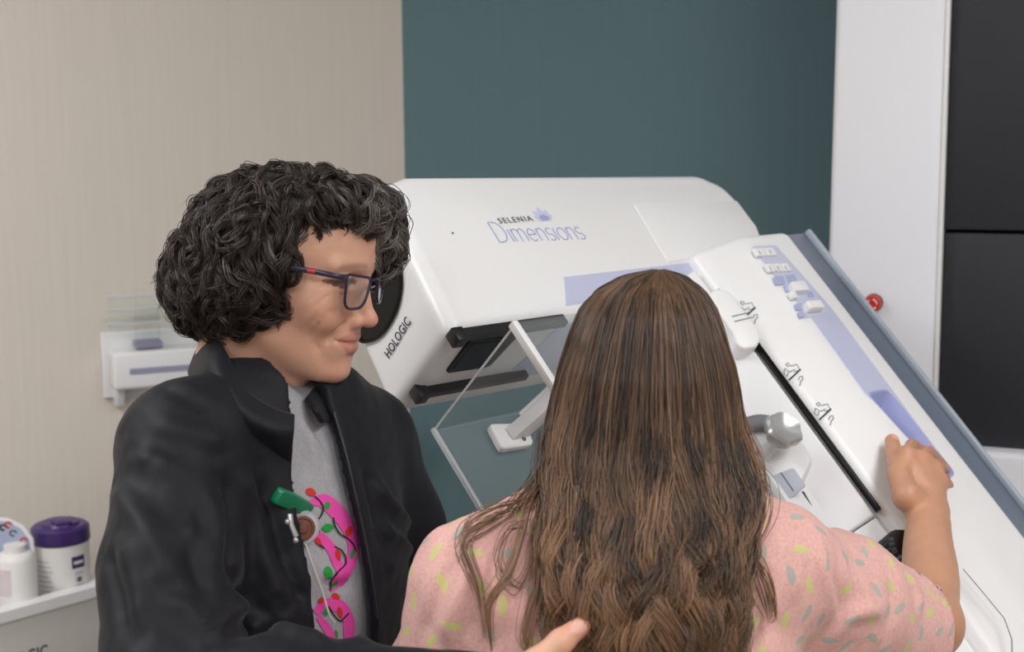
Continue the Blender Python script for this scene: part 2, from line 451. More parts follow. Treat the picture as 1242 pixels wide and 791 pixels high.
# column shell with rounded vertical edges
shell = [(gl0, 0.0), (gr0, 0.0), (gr0, 0.0), (br, 0.0)]
bm = bmesh.new()
prism(bm, GF, [(gl1 - .004, 0.08), (gr0, 0.08), (gr0, 2.15), (gl0 + .006, 2.15), (gl0, 1.9), (gl1 - .004, 1.4)], -0.45, 0.0); bevel(bm, 0.012, 4)
col_ = bmobj('column', bm, M_column, machine)
box('column', GF, br, br + (gr0 - gl0), 0.08, 2.15, -0.45, 0.0, M_column, machine, 0.012, 4)
box('base_plate', GF, gl0 - .25, br + .35, 0.0, 0.08, -0.55, 0.28, M_column, machine, 0.03, 4)
box('front_panel', GF, bl + .001, br - .001, yg + .004, 2.12, -0.40, -0.015, M_panelblack, machine, 0.004)['label'] = 'black upper front panel'
box('front_panel', GF, bl + .001, br - .001, yb, yg - .001, -0.40, -0.02, M_panelblack, machine, 0.004)['label'] = 'black lower front panel'
box('lower_cover', GF, bl + .001, br - .001, 0.085, yb - .001, -0.40, 0.02, M_column, machine, 0.012, 4)
box('edge_strip', GF, gr0 - .008, gr0 + .0005, yb, 2.1, -0.03, 0.004, M_white, machine, 0.003)
# emergency stop
eb = gpx(1060, 367)
ef = Frame(GF.P(eb[0], eb[1], 0), GX, (0, 0, 1), GN)
bm = bmesh.new(); lathe(bm, ef, [(0, -.002), (.0165, -.002), (.0165, .006), (.012, .008), (.011, .016)], 24)
es = bmobj('emergency_button', bm, M_black, machine)
bm = bmesh.new(); lathe(bm, ef, [(.008, .008), (.0155, .012), (.0155, .022), (.0135, .026), (0, .0275)], 28)
bmobj('red_cap', bm, M_red, es)
for k in range(3):
    bm = bmesh.new(); a0 = k * 2 * pi / 3
    tube(bm, [ef.P(.0085 * cos(a0 + a), .0085 * sin(a0 + a), .0268) for a in np.linspace(0, 1.5, 7)], [.0011] * 5 + [.0018, .0004], 6)
    bmobj('arrow_mark', bm, M_white, es)

# ---- tube head
SL = 0.12                                        # the front leans back a little
def sfront(t): return SL * t
prof = [(0.0, 0.0), (0.60, 0.0), (0.72, 0.06)] + [mpx(920, 278), mpx(899, 243), mpx(878, 222), mpx(846, 208)] + [mpx(492, 209), mpx(469, 222)]
prof[-1] = (sfront(prof[-1][1]) + .004, prof[-1][1])
bm = bmesh.new(); prism(bm, MF, prof, -0.175, 0.0)
bmesh.ops.recalc_face_normals(bm, faces=bm.faces)
bmesh.ops.bevel(bm, geom=[e for e in bm.edges if e.calc_face_angle(0) > radians(20)], offset=0.026, segments=6, profile=0.5, affect='EDGES', clamp_overlap=True)
head_ = bmobj('tube_head', bm, M_white, machine, auto=60)
# rear cover plate, slightly proud
pc = [mpx(768, 247), mpx(893, 244), mpx(917, 276), mpx(925, 300), mpx(810, 318)]
block('rear_cover', MF, roundpoly(pc, 0.004), -0.004, 0.0012, M_white, head_, 0.001, 2)
bm = bmesh.new(); lathe(bm, Frame(MF.P(*mpx(549, 283), 0), E1, UU, NN), [(0, .0006), (.0016, .0006), (.0016, -.001)], 12); bmobj('screw', bm, M_black, head_)
# lavender collar around the lower rear of the head
s0 = mpx(684, 337)[0]; ta = mpx(690, 336)[1]; e_ = .0012; rb = .026
arcs = [(-rb + (rb + e_) * cos(a), rb - (rb + e_) * sin(a)) for a in np.linspace(0, pi / 2, 8)]
arci = [(-rb + (rb - .004) * cos(a), rb - (rb - .004) * sin(a)) for a in np.linspace(0, pi / 2, 8)]
section = [(e_, ta)] + arcs + [(-.13, -e_), (-.13, .004)] + arci[::-1] + [(-.004, ta)]
ap_ = block('accent_panel', Frame(O0, NN, UU, E1), section, s0, .58, M_lav, head_)
for v_ in ap_.data.vertices:
    q_ = MF.loc(np.array(v_.co))
    if q_[0] < s0 + .01: v_.co = Vector(MF.P(q_[0] + .66 * (q_[1] - ta) + .3 * min(0, q_[2] + .02), q_[1], q_[2]))
# front face frame (leaning): origin on edge, X = n, Y = up the lean, Z = out of the face
ydir = unit(UU + SL * E1); FF = Frame(O0, NN, ydir, -unit(E1 - SL * UU))
port = [(487, 322), (488, 350), (481, 380), (464, 407), (447, 416), (436, 412), (418, 380), (415, 340), (440, 300), (470, 298)]
pp = [FF.px(x, y) for x, y in port]
bm = bmesh.new()
po = spline(np.array(pp + pp[:1]), 40)[:-1]; cen = po.mean(0)
rings = []
for sc_, c in ((1.0, -.0175), (1.0, -.0140), (.95, -.0135), (.92, -.0165), (.6, -.017), (.2, -.017)):
    rings.append([bm.verts.new(FF.P(*(cen + (q - cen) * sc_), c)) for q in po])
for A, B in zip(rings, rings[1:]):
    for k in range(len(po)): bm.faces.new((A[k], A[(k + 1) % len(po)], B[(k + 1) % len(po)], B[k]))
bm.faces.new(rings[-1])
# the dish is sunk into the head: a shallow bowl standing proud of it
for v in bm.verts: v.co += Vector(FF.Z * 0.0175)
bmobj('face_recess', bm, M_blackg, head_)
# lettering on the front
a = FF.px(472, 436); b = FF.px(499, 391)
tf = Frame(FF.P(a[0], a[1], .0006), FF.P(*b) - FF.P(*a), UU); tf.Z = FF.Z
ln = math.hypot(b[0] - a[0], b[1] - a[1])
o = text_mesh('lettering', 'HOLOGIC', tf, .0165, M_navy, head_)
bw = tf.loc(np.array([v.co for v in o.data.vertices]))[:, 0].max(); fx = ln / bw
co = tf.loc(np.array([v.co for v in o.data.vertices])); co[:, 0] *= fx
o.data.vertices.foreach_set('co', tf.arr(co).astype(np.float32).ravel())

# stroke lettering "Dimensions"
def arc(cx, cy, rx, ry, a0, a1, n=12): return [(cx + rx * cos(radians(a)), cy + ry * sin(radians(a))) for a in np.linspace(a0, a1, n)]
x_h = .62
G = {'D': (.84, [[(.0, 0), (.0, 1), (.22, 1)] + arc(.22, .5, .46, .5, 90, -90) + [(0, 0)]]),
     'i': (.20, [[(.05, 0), (.05, x_h)]]),
     'm': (.93, [[(.03, 0), (.03, x_h)], [(.03, .38)] + arc(.22, .4, .19, .23, 180, 0) + [(.41, 0)], arc(.6, .4, .19, .23, 180, 0) + [(.79, 0)]]),
     'e': (.64, [[(.04, .33), (.5, .33)] + arc(.27, .31, .24, .31, 5, 310, 18)]),
     'n': (.58, [[(.03, 0), (.03, x_h)], arc(.24, .38, .21, .25, 180, 0) + [(.45, 0)]]),
     's': (.50, [arc(.22, .465, .18, .165, 40, 270, 10) + arc(.22, .155, .19, .155, 90, -140, 10)]),
     'o': (.66, [arc(.29, .31, .26, .31, 0, 360, 22)])}
ts = mpx(606, 294); te = mpx(713, 290); tt = mpx(590, 270)
dfr = Frame(MF.P(ts[0], ts[1], .0004), MF.P(*te) - MF.P(*ts), UU); dfr.Z = NN
wtot = sum(G[c][0] for c in 'Dimensions'); sx_ = np.linalg.norm(MF.P(*te) - MF.P(*ts)) / wtot; sy_ = np.linalg.norm(MF.P(*tt) - MF.P(*ts))
x0 = 0
bm = bmesh.new()
for ch in 'Dimensions':
    for st in G[ch][1]:
        tube(bm, [dfr.P((x0 + p[0]) * sx_, p[1] * sy_, 0) for p in st], .00105, 6, up=NN, flat=.4)
    x0 += G[ch][0]
bmobj('lettering', bm, M_lavprint, head_)
a = mpx(606, 271.5); b = mpx(647, 268)
sf = Frame(MF.P(a[0], a[1], .0005), MF.P(*b) - MF.P(*a), UU); sf.Z = NN
o = text_mesh('lettering', 'SELENIA', sf, .014, M_greyprint, head_, spacing=1.25)
co = sf.loc(np.array([v.co for v in o.data.vertices])); co[:, 0] *= np.linalg.norm(MF.P(*b) - MF.P(*a)) / co[:, 0].max()
o.data.vertices.foreach_set('co', sf.arr(co).astype(np.float32).ravel())
lf = Frame(MF.P(*mpx(662, 268), .0005), sf.X, UU); lf.Z = NN
M_petal = mat('pale_petal', (206, 208, 236), 0.5, noise=0.02)
for i, (ang, L, m_) in enumerate(((-62, .020, M_petal), (62, .020, M_petal), (-36, .024, M_petal), (36, .024, M_petal), (0, .026, M_petal), (-48, .013, M_lavprint), (48, .013, M_lavprint), (-16, .013, M_lavprint), (16, .013, M_lavprint))):
    q = radians(ang); d = np.array([sin(q), cos(q)]); n2 = np.array([d[1], -d[0]]); pl = []
    for t in np.linspace(0, 1, 9): pl.append(d * L * t + n2 * .005 * sin(pi * t) * (L / .02))
    for t in np.linspace(1, 0, 9)[1:-1]: pl.append(d * L * t - n2 * .005 * sin(pi * t) * (L / .02))
    block('logo_petal', lf, pl, -.0003, .00015 + .00005 * i, m_, head_)

# underside: rails and collimator window
def rail(x0, y0, x1, y1):
    a = FB.px(x0, y0); b = FB.px(x1, y1); r = (a[1] + b[1]) / 2
    bm = bmesh.new(); prism(bm, FB, rect(a[0] - .004, b[0], r - .006, r + .006), -.004, .012); bevel(bm, .002, 2)
    prism(bm, FB, rect(a[0] - .006, a[0] + .012, r - .009, r + .009), -.004, .016); bevel(bm, .0025, 2)
    bmobj('rail', bm, M_black, head_)
rail(548, 407, 684, 384); rail(508, 469, 632, 455)
wq = [FB.px(*p) for p in ((539, 451), (569, 411), (627, 405), (592, 443))]
block('window_frame', FB, roundpoly(wq, .008), -.006, .004, M_black, head_, .0015, 2)
cw = np.mean(wq, 0); block('window_glass', FB, roundpoly([cw + (np.array(p) - cw) * .86 for p in wq], .006), -.004, .0046, M_blackg, head_)

# ---- arm: cross-section in (s, r) extruded along t
RA = 0.05
AF = Frame(O0, E1, NN, UU)                       # X = s, Y = r, Z = t
s_slot = mpx(998, 519, .02)[0]; s_rid = mpx(1002, 420, RA)[0]; s_r = np.mean([mpx(1086, 443, RA)[0], mpx(1206, 600, RA)[0], mpx(962, 288, RA)[0]])
t_top = mpx(915, 281, RA)[1]
sec = [(s_slot, -.15), (s_r, -.15), (s_r, RA), (s_rid, RA), (s_slot + .002, .02)]
bm = bmesh.new(); prism(bm, AF, sec, -1.0, t_top); bevel(bm, .016, 6, 12)
arm = bmobj('arm', bm, M_white, machine, auto=60)
# side rail
so0 = s_r + .001; so1 = np.mean([mpx(1111, 443, .02)[0], mpx(1238, 600, .02)[0]])
tt0 = mpx(972, 279, .02)[1]
box('side_rail', AF, so0, so1, -.14, .012, -1.0, tt0, M_greyrail, machine, .002)
box('rail_edge', AF, so1 - .009, so1, .0119, .022, -1.0, tt0 - .001, M_greyedge, arm, .0015)
box('rail_edge', AF, so0, so0 + .008, .0119, .026, -1.0, tt0 - .02, M_greyedge, arm, .0015)
# front flank left of the slot
fl = unit(np.array([-.62, -.78]))                # direction in (s, r)
PFX = E1 * fl[0] + NN * fl[1]; pn = unit(np.cross(PFX, UU)); pn = pn if pn @ NN > 0 else -pn
PF = Frame(AF.P(s_slot - .012, .012, 0), PFX, UU, pn)    # X = away from slot, Y = t, Z = outwards
t_e = mpx(1075, 618, .02)[1]; t_s = mpx(917, 415, .02)[1]
box('flank_cover', PF, 0.0, .16, t_e, t_top - .03, -.04, 0.0, M_white2, arm, .004, 3)
box('flank_cover', PF, 0.0, .16, -1.0, t_e - .002, -.04, -.001, M_white, arm, .004, 3)
box('scale_slot', PF, -.0125, -.004, t_e + .004, t_s + .10, -.03, .0012, M_blackg, arm, .001, 2)
box('core', AF, s_slot - .10, s_slot + .01, -.148, -.03, -1.0, t_top - .05, M_white2, arm, .01, 2)
# carriage tab on the slot
def slope(px, r=.03): return [mpx(*p, r) for p in px]
tabp = [(862, 354), (873, 350), (884, 353), (918, 397), (923, 410), (918, 421), (903, 424), (893, 418), (889, 404), (861, 366)]
sn = unit(np.array([-(RA - .02), s_rid - s_slot])); SLN = E1 * sn[0] + NN * sn[1]
SFX = unit(E1 * (s_rid - s_slot) + NN * (RA - .02))
SF = Frame(AF.P(s_slot, .02, 0), SFX, UU, SLN)            # sloping face with the icons
o = block('slide_tab', SF, roundpoly([SF.px(x, y, .01) for x, y in tabp], .004), -.02, .012, M_white, arm, .004, 3)
for pts in ([(888, 384), (909, 379)], [(891, 390), (912, 385)]):
    bm = bmesh.new(); tube(bm, [SF.P(*SF.px(x, y, .0125), .0125) for x, y in pts], .0008, 6, up=SLN, flat=.5); bmobj('index_mark', bm, M_icon, o)
# little patient pictograms: a person, a plate
def icon(x, y, extra=1.0, person=True):
    L = []
    if person:
        L += [[(x - 8, y - 10), (x - 5, y - 12), (x - 3, y - 9), (x - 5, y - 7), (x - 8, y - 10)], [(x - 9, y - 5), (x - 10, y + 2), (x - 6, y + 4), (x - 4, y - 2), (x - 9, y - 5)], [(x - 3, y - 1), (x + 3, y - 4)]]
    L += [[(x - 2, y - 8), (x + 6, y - 10), (x + 9, y - 3), (x + 2, y - 1)], [(x + 7, y + 9), (x + 9, y + 5), (x + 12, y + 4), (x + 13, y + 8), (x + 10, y + 11), (x + 9, y + 16)]]
    grp = None
    bm = bmesh.new()
    for st in L: tube(bm, [SF.P(*SF.px(a, b, .0003), .0003) for a, b in st], .0006, 5, up=SLN, flat=.5)
    pi_ = bmobj('pictogram', bm, M_icon, arm)
    bm = bmesh.new(); tube(bm, [SF.P(*SF.px(a, b, .0003), .0003) for a, b in ((x - 4, y + 9), (x + 10, y - 4))], .0013, 6, up=SLN, flat=.4); bmobj('index_mark', bm, M_black, pi_)
icon(961, 452); icon(998, 500); icon(906, 377)

# lavender control strip on the top face
def fpoly(px, c=RA): return [mpx(x, y, c) for x, y in px]
strip = [(912, 300), (942, 299), (1010, 376), (1156, 573), (1148, 578), (1048, 476), (985, 388), (951, 348)]
block('control_strip', MF, roundpoly(fpoly(strip), .006), RA - .004, RA + .0008, M_lav, arm, .0005, 1)
# button panel, recessed tray look with raised keys
tray = fpoly([(911, 299), (941, 298), (999, 371), (1004, 380), (978, 386), (958, 352)])
cs = block('key_panel', MF, roundpoly(tray, .005), RA - .003, RA + .0016, mat('key_panel', (205, 208, 230), 0.4, noise=.02), arm, .0006, 1)
for (x, y, w, h, n_) in ((927, 306, 26, 10, 2), (943, 325, 29, 10, 3)):
    q = [(x - w / 2 - 2, y - h / 2 + 1), (x + w / 2 - 3, y - h / 2), (x + w / 2 + 3, y + h / 2 - 1), (x - w / 2 + 4, y + h / 2)]
    for k in range(n_):
        f0, f1 = k / n_ + .02, (k + 1) / n_ - .02
        A = np.array(q[0]) + (np.array(q[1]) - q[0]) * f0; B = np.array(q[0]) + (np.array(q[1]) - q[0]) * f1
        C_ = np.array(q[3]) + (np.array(q[2]) - q[3]) * f1; D_ = np.array(q[3]) + (np.array(q[2]) - q[3]) * f0
        kb = block('button', MF, roundpoly(fpoly([A, B, C_, D_], RA + .004), .002), RA, RA + .006, M_white, cs, .001, 2)
        c = (A + C_) / 2; bm = bmesh.new(); tube(bm, [MF.P(*mpx(c[0] - 1, c[1] - 2, RA + .0062), RA + .0062), MF.P(*mpx(c[0] + 1.5, c[1] + 2, RA + .0062), RA + .0062)], .0009, 5, up=NN, flat=.4); bmobj('key_mark', bm, M_icon, cs)
for (x, y) in ((944, 340), (958, 338)):
    block('key_well', MF, roundpoly(fpoly([(x - 6, y - 4), (x + 6, y - 5), (x + 9, y + 4), (x - 2, y + 5)], RA + .002), .002), RA, RA + .0022, mat('key_well', (176, 182, 218), .45, noise=.02), cs)
for (x, y, w, h, hh) in ((967, 350, 17, 12, .013), (985, 373, 18, 10, .015), (962, 358, 8, 8, .008)):
    q = [(x - w / 2 - 2, y - h / 2 + 1), (x + w / 2 - 3, y - h / 2), (x + w / 2 + 3, y + h / 2 - 1), (x - w / 2 + 4, y + h / 2)]
    block('rocker_switch', MF, roundpoly(fpoly(q, RA + .006), .003), RA, RA + hh, M_white, cs, .002, 3)
for (x, y) in ((955, 350), (982, 357), (968, 372), (972, 381)):
    block('key_well', MF, roundpoly(fpoly([(x - 4, y - 3), (x + 3, y - 4), (x + 6, y + 3), (x - 1, y + 4)], RA + .002), .002), RA, RA + .0022, mat('key_well', (176, 182, 218), .45, noise=.02), cs)
# handle pocket: sunk with sloping sides (built as a shallow cup standing in the arm)
rim = fpoly([(1053, 479), (1077, 474), (1157, 573), (1146, 580)]); rim = roundpoly(rim, .012, 4)
flo = roundpoly(fpoly([(1079, 500), (1082, 490), (1140, 562), (1134, 568)]), .004, 4); n_ = len(rim)
# cut the real pocket out of the arm with a boolean, then line it
bm = bmesh.new(); prism(bm, MF, rim, RA - .03, RA + .01)
cut = bmobj('cutter', bm, None)
md = arm.modifiers.new('b', 'BOOLEAN'); md.object = cut; md.operation = 'DIFFERENCE'; md.solver = 'EXACT'
strip_o = [o for o in arm.children if o.name.startswith('control_strip')][0]
md2 = strip_o.modifiers.new('b', 'BOOLEAN'); md2.object = cut; md2.operation = 'DIFFERENCE'; md2.solver = 'EXACT'
bpy.context.view_layer.update(); dg = bpy.context.evaluated_depsgraph_get()
for o in (arm, strip_o):
    me = bpy.data.meshes.new_from_object(o.evaluated_get(dg)); me.name = o.name
    o.modifiers.clear(); o.data = me
    me.polygons.foreach_set('use_smooth', np.ones(len(me.polygons), bool)); me.set_sharp_from_angle(angle=radians(35))
bpy.data.objects.remove(cut)
bm = bmesh.new()
R1 = [bm.verts.new(MF.P(p[0], p[1], RA + .0009)) for p in rim]
cenr = np.mean(rim, 0)
R0 = [bm.verts.new(MF.P(*(cenr + (np.array(p) - cenr) * 1.05), RA + .0009)) for p in rim]
cenf = np.mean(flo, 0)
R2 = [bm.verts.new(MF.P(p[0], p[1], RA - .0285)) for p in flo]
for A, B in ((R0, R1), (R1, R2)):
    for k in range(n_): bm.faces.new((A[k], A[(k + 1) % n_], B[(k + 1) % n_], B[k]))
bm.faces.new(R2)
bmobj('handle_pocket', bm, M_lavd, arm, auto=40)
# seam of the lower cover
bm = bmesh.new(); tube(bm, [MF.P(*mpx(x, y, RA), RA) for x, y in ((1168, 690), (1195, 722), (1218, 750), (1227, 775), (1228, 800), (1226, 840))], .0011, 6, up=NN, flat=.4)
bmobj('cover_seam', bm, mat('seam_grey', (140, 141, 146), .6, noise=.02), arm)
# hub joining arm and column
hubc = AF.P((s_slot + s_r) / 2 + .03, -.10, -.72)
bm = bmesh.new(); lathe(bm, Frame(hubc, UU, NN, E1), [(0, -.02), (.085, -.02), (.085, .30), (0, .30)], 32); bmobj('hub', bm, M_column, machine)

# ---- compression carriage with hand knob
c0 = PF.px(952, 560, .03)
car = block('compression_carriage', PF, roundpoly([PF.px(*p, .03) for p in ((880, 560), (925, 510), (978, 540), (984, 556), (960, 610), (900, 640))], .008), -.005, .03, M_white, machine, .006, 3)
kx = PF.px(927, 552, .03); kb = PF.P(*kx, .03); ktip = onplane(949, 523, kb + NN * .055, NN)
kax = unit(ktip - kb); kf = Frame(kb, E1, UU); kf = Frame(kb, np.cross(UU, kax), np.cross(kax, np.cross(UU, kax)), kax); kl = np.linalg.norm(ktip - kb)
bm = bmesh.new(); lathe(bm, kf, [(.011, -.004), (.010, .006), (.0085, .02), (.0105, kl - .016), (.016, kl - .008)], 20); kn = bmobj('knob_stem', bm, M_white2, car)
bm = bmesh.new(); sg = 60; rings = []
for r, h in ((.010, -.016), (.021, -.012), (.0255, -.004), (.0265, .006), (.0235, .0105), (.0205, .0095), (.012, .0065), (.002, .0055)):
    ring = []
    for k in range(sg):
        a = 2 * pi * k / sg; w = 1 + .055 * cos(6 * a) * min(1, r / .02); ring.append(bm.verts.new(kf.P(r * w * cos(a), r * w * sin(a), kl + h)))
    rings.append(ring)
for A, B in zip(rings, rings[1:]):
    for k in range(sg): bm.faces.new((A[k], A[(k + 1) % sg], B[(k + 1) % sg], B[k]))
bm.faces.new(rings[-1]); bm.faces.new(rings[0][::-1]); bmobj('hand_knob', bm, M_silver, car)
bm = bmesh.new(); hp = [PF.P(*PF.px(x, y, .035), .035) for x, y in ((885, 530), (900, 519), (918, 513), (934, 514))]
tube(bm, spline(hp, 12), .012, 12, up=PF.Z, flat=.6); bmobj('release_lever', bm, mat('lever_grey', (120, 120, 124), .45, noise=.05), car)
lq = [PF.px(*p, .04) for p in ((922, 582), (962, 567), (977, 588), (958, 604), (938, 606))]
lw = block('label_holder', PF, roundpoly(lq, .003), .0302, .036, mat('pale_print', (196, 197, 214), .4, noise=.05), car, .001, 2)
block('label_window', PF, roundpoly(lq, .003), .0362, .041, M_clear, lw, .001, 2)
for f0 in (.25, .62):
    A, B = np.array(lq[0]), np.array(lq[1]); D_ = np.array(lq[4]); C_ = np.array(lq[2])
    p, q = A + (B - A) * f0, D_ + (C_ - D_) * f0
    bm = bmesh.new(); tube(bm, [PF.P(*p, .0362), PF.P(*q, .0362)], .0008, 5, up=PF.Z, flat=.5); bmobj('index_mark', bm, M_icon, lw)
block('guard_strip', PF, [PF.px(*p, .005) for p in ((958, 606), (975, 596), (1000, 640), (980, 655))], .0, .012, M_black, car, .002, 2)
# black ribbed wheel lower on the arm
wc = PF.P(*PF.px(1092, 678, .03), .025); wf = Frame(wc, UU, np.cross(PF.Z, UU), PF.Z)
wf = Frame(wc, E1, UU, NN)
bm = bmesh.new(); rings = []; sg = 48
for r, h in ((.0, -.03), (.03, -.03), (.034, -.026), (.034, .018), (.030, .024), (0, .026)):
    rings.append([bm.verts.new(wf.P((r * (1 + (.03 if k % 2 else -.03))) * cos(2 * pi * k / sg), (r * (1 + (.03 if k % 2 else -.03))) * sin(2 * pi * k / sg), h)) for k in range(sg)] if r > 0 else [bm.verts.new(wf.P(0, 0, h))])
for A, B in zip(rings, rings[1:]):
    for k in range(sg):
        k2 = (k + 1) % sg
        if len(A) == 1: bm.faces.new((A[0], B[k2], B[k]))
        elif len(B) == 1: bm.faces.new((A[k], A[k2], B[0]))
        else: bm.faces.new((A[k], A[k2], B[k2], B[k]))
bmobj('ribbed_wheel', bm, M_black, machine, auto=20)

# ---- clear paddle: a channel of acrylic (top sheet, two side walls) on a white bracket
Cc = atY(526, 521, 1.745); cs_, ct_, cr_ = MF.loc(Cc)
far = onplane(617, 391, MF.P(0, ct_, 0), UU); rr_ = MF.loc(far)[2]
send = .30; hgt = .155
top = box('paddle_sheet', FB, cs_, send, cr_, rr_, -ct_ - .0, -ct_ + .004, M_clear, machine, .001, 1)
box('side_wall', MF, cs_, send, ct_ - hgt, ct_ - .0002, cr_, cr_ + .004, M_clear, top, .001, 1)
box('side_wall', MF, cs_, send, ct_ - hgt, ct_ - .0002, rr_ - .004, rr_, M_clear, top, .001, 1)
box('front_edge', MF, cs_ - .006, cs_ - .0002, ct_ - hgt, ct_, cr_ - .001, cr_ + .006, M_clearedge, top, .0015, 2)
box('front_edge', MF, cs_ - .010, cs_ - .0002, ct_ - hgt, ct_, rr_ - .008, rr_ + .003, mat('edge_highlight', (245, 246, 248), .2), top, .002, 2)  # highlight on this clear edge, painted in as solid white
box('front_edge', FB, cs_ - .0012, cs_ - .0002, cr_ + .006, rr_ - .008, -ct_, -ct_ + .003, M_clearedge, top)
# bracket: pad on the lower wall, curved arm rising across the channel
bf = Frame(MF.P(0, 0, cr_ + .004), E1, UU, NN)
pq = [bf.px(*p) for p in ((588, 520), (604, 551), (643, 545), (634, 519))]
pad = block('bracket', bf, roundpoly(pq, .008), .0, .012, M_white, machine, .003, 3)
cp = np.mean(pq, 0)
mid = [bf.P(cp[0] + .006, cp[1] + .002, .006), bf.P(cp[0] + .022, cp[1] + .004, .035), bf.P(cp[0] + .045, cp[1] + .010, .075), bf.P(cp[0] + .06, cp[1] + .02, .12), bf.P(cp[0] + .10, cp[1] + .03, .15), bf.P(cp[0] + .2, cp[1] + .03, .16)]
P_ = spline(mid, 22); bm = bmesh.new(); rings = []
for i, p in enumerate(P_):
    t = unit(P_[min(i + 1, 21)] - P_[max(i - 1, 0)]); sd = unit(np.cross(t, UU)); nn_ = np.cross(sd, t)
    w, h = .016, .010
    rings.append([bm.verts.new(p + sd * a + nn_ * b) for a, b in roundpoly([(-w, -h), (w, -h), (w, h), (-w, h)], .004, 2)])
for A, B in zip(rings, rings[1:]):
    for k in range(len(A)): bm.faces.new((A[k], A[(k + 1) % len(A)], B[(k + 1) % len(A)], B[k]))
bm.faces.new(rings[0][::-1]); bm.faces.new(rings[-1]); bmobj('bracket_arm', bm, M_white2, pad, auto=40)
bm = bmesh.new(); tube(bm, [p + UU * .016 for p in P_[3:12]], .004, 8); bmobj('bracket_rib', bm, M_white, pad)
bm = bmesh.new(); lathe(bm, Frame(bf.P(cp[0] + .012, cp[1] - .01, .012), E1, UU, NN), [(0, .001), (.003, .001), (.003, -.001)], 12); bmobj('screw', bm, M_icon, pad)

# ================================================================== things at the left wall
LW = Frame(K, -WD, (0, 0, 1), WN)                # X leftwards along the wall, Y up, Z into the room
def holder(x0, y0, x1, y1, gx, gy, label, plabel):
    """white bracket between two pixels (top left, bottom right) with a clear paddle standing in it"""
    a, t = LW.px(x0, y0); b, q = LW.px(x1, y1); w = a - b; h = t - q
    g = empty('paddle_holder', LW.P((a + b) / 2, q, 0), label, 'holder', 'paddle holders on the beige wall')
    box('back_plate', LW, b, a, q + h * .1, t, 0.0, .012, M_white2, g, .004)
    box('shelf_body', LW, b + .008, a - .012, q + h * .28, t - h * .22, .012, .085, M_white2, g, .008)
    box('slot', LW, b + .02, a - .045, q + h * .48, q + h * .56, .0845, .0862, mat('slot_grey', (150, 150, 176), .5, noise=.05), g)
    for xx in (a - .03, b + .02):
        block('hook', Frame(LW.P(xx, 0, 0), WN, (0, 0, 1)), [(0.0, q), (.035, q), (.06, q + h * .3), (0, q + h * .3)], -.009, .009, M_white2, g, .003)
    for k in range(2):
        bm = bmesh.new(); lathe(bm, Frame(LW.P(a - .035 - k * .09, q + h * .22, .012), -WD, (0, 0, 1), WN), [(0, .012), (.007, .012), (.007, 0)], 14); bmobj('screw', bm, M_silver, g)
    # paddle in it
    pg = empty('clear_paddle', LW.P((a + b) / 2, t, .04), plabel, 'paddle', 'clear paddles on the wall')
    gxx, gyy = LW.px(gx, gy, .06); cx = gxx + .03
    box('paddle_stem', LW, cx - .028, cx + .022, t - h * .18, gyy - .012, .04, .062, M_clear, pg, .004)
    box('paddle_plate', LW, cx - .10, cx + .085, gyy - .045, gyy - .040, .01, .12, M_clear, pg, .002)
    for zz in (-.012, .014): box('paddle_rim', LW, cx - .10, cx + .085, gyy + zz - .003, gyy + zz + .003, .112, .12, M_clearedge, pg, .001)
    box('paddle_rim', LW, cx - .10, cx + .085, gyy - .046, gyy - .038, .112, .121, M_clearedge, pg, .001)
    box('paddle_wall', LW, cx - .10, cx + .085, gyy - .040, gyy + .018, .114, .118, M_clear, pg, .001)
    box('foot_clip', LW, cx - .03, cx + .026, t - h * .2, t - h * .1, .03, .07, mat('slot_grey', (150, 150, 176)), pg, .003)
    box('colour_tag', LW, gxx - .010, gxx + .013, gyy - .009, gyy + .010, .1215, .125, M_green, pg, .001)
holder(121, 403, 262, 480, 194, 362, 'wide white wall bracket behind the standing woman\'s shoulder', 'clear plastic paddle with green tag standing beside the curly hair')
holder(395, 506, 466, 560, 443, 491, 'small white wall bracket below the machine head', 'clear plastic paddle with green tag below the machine head')

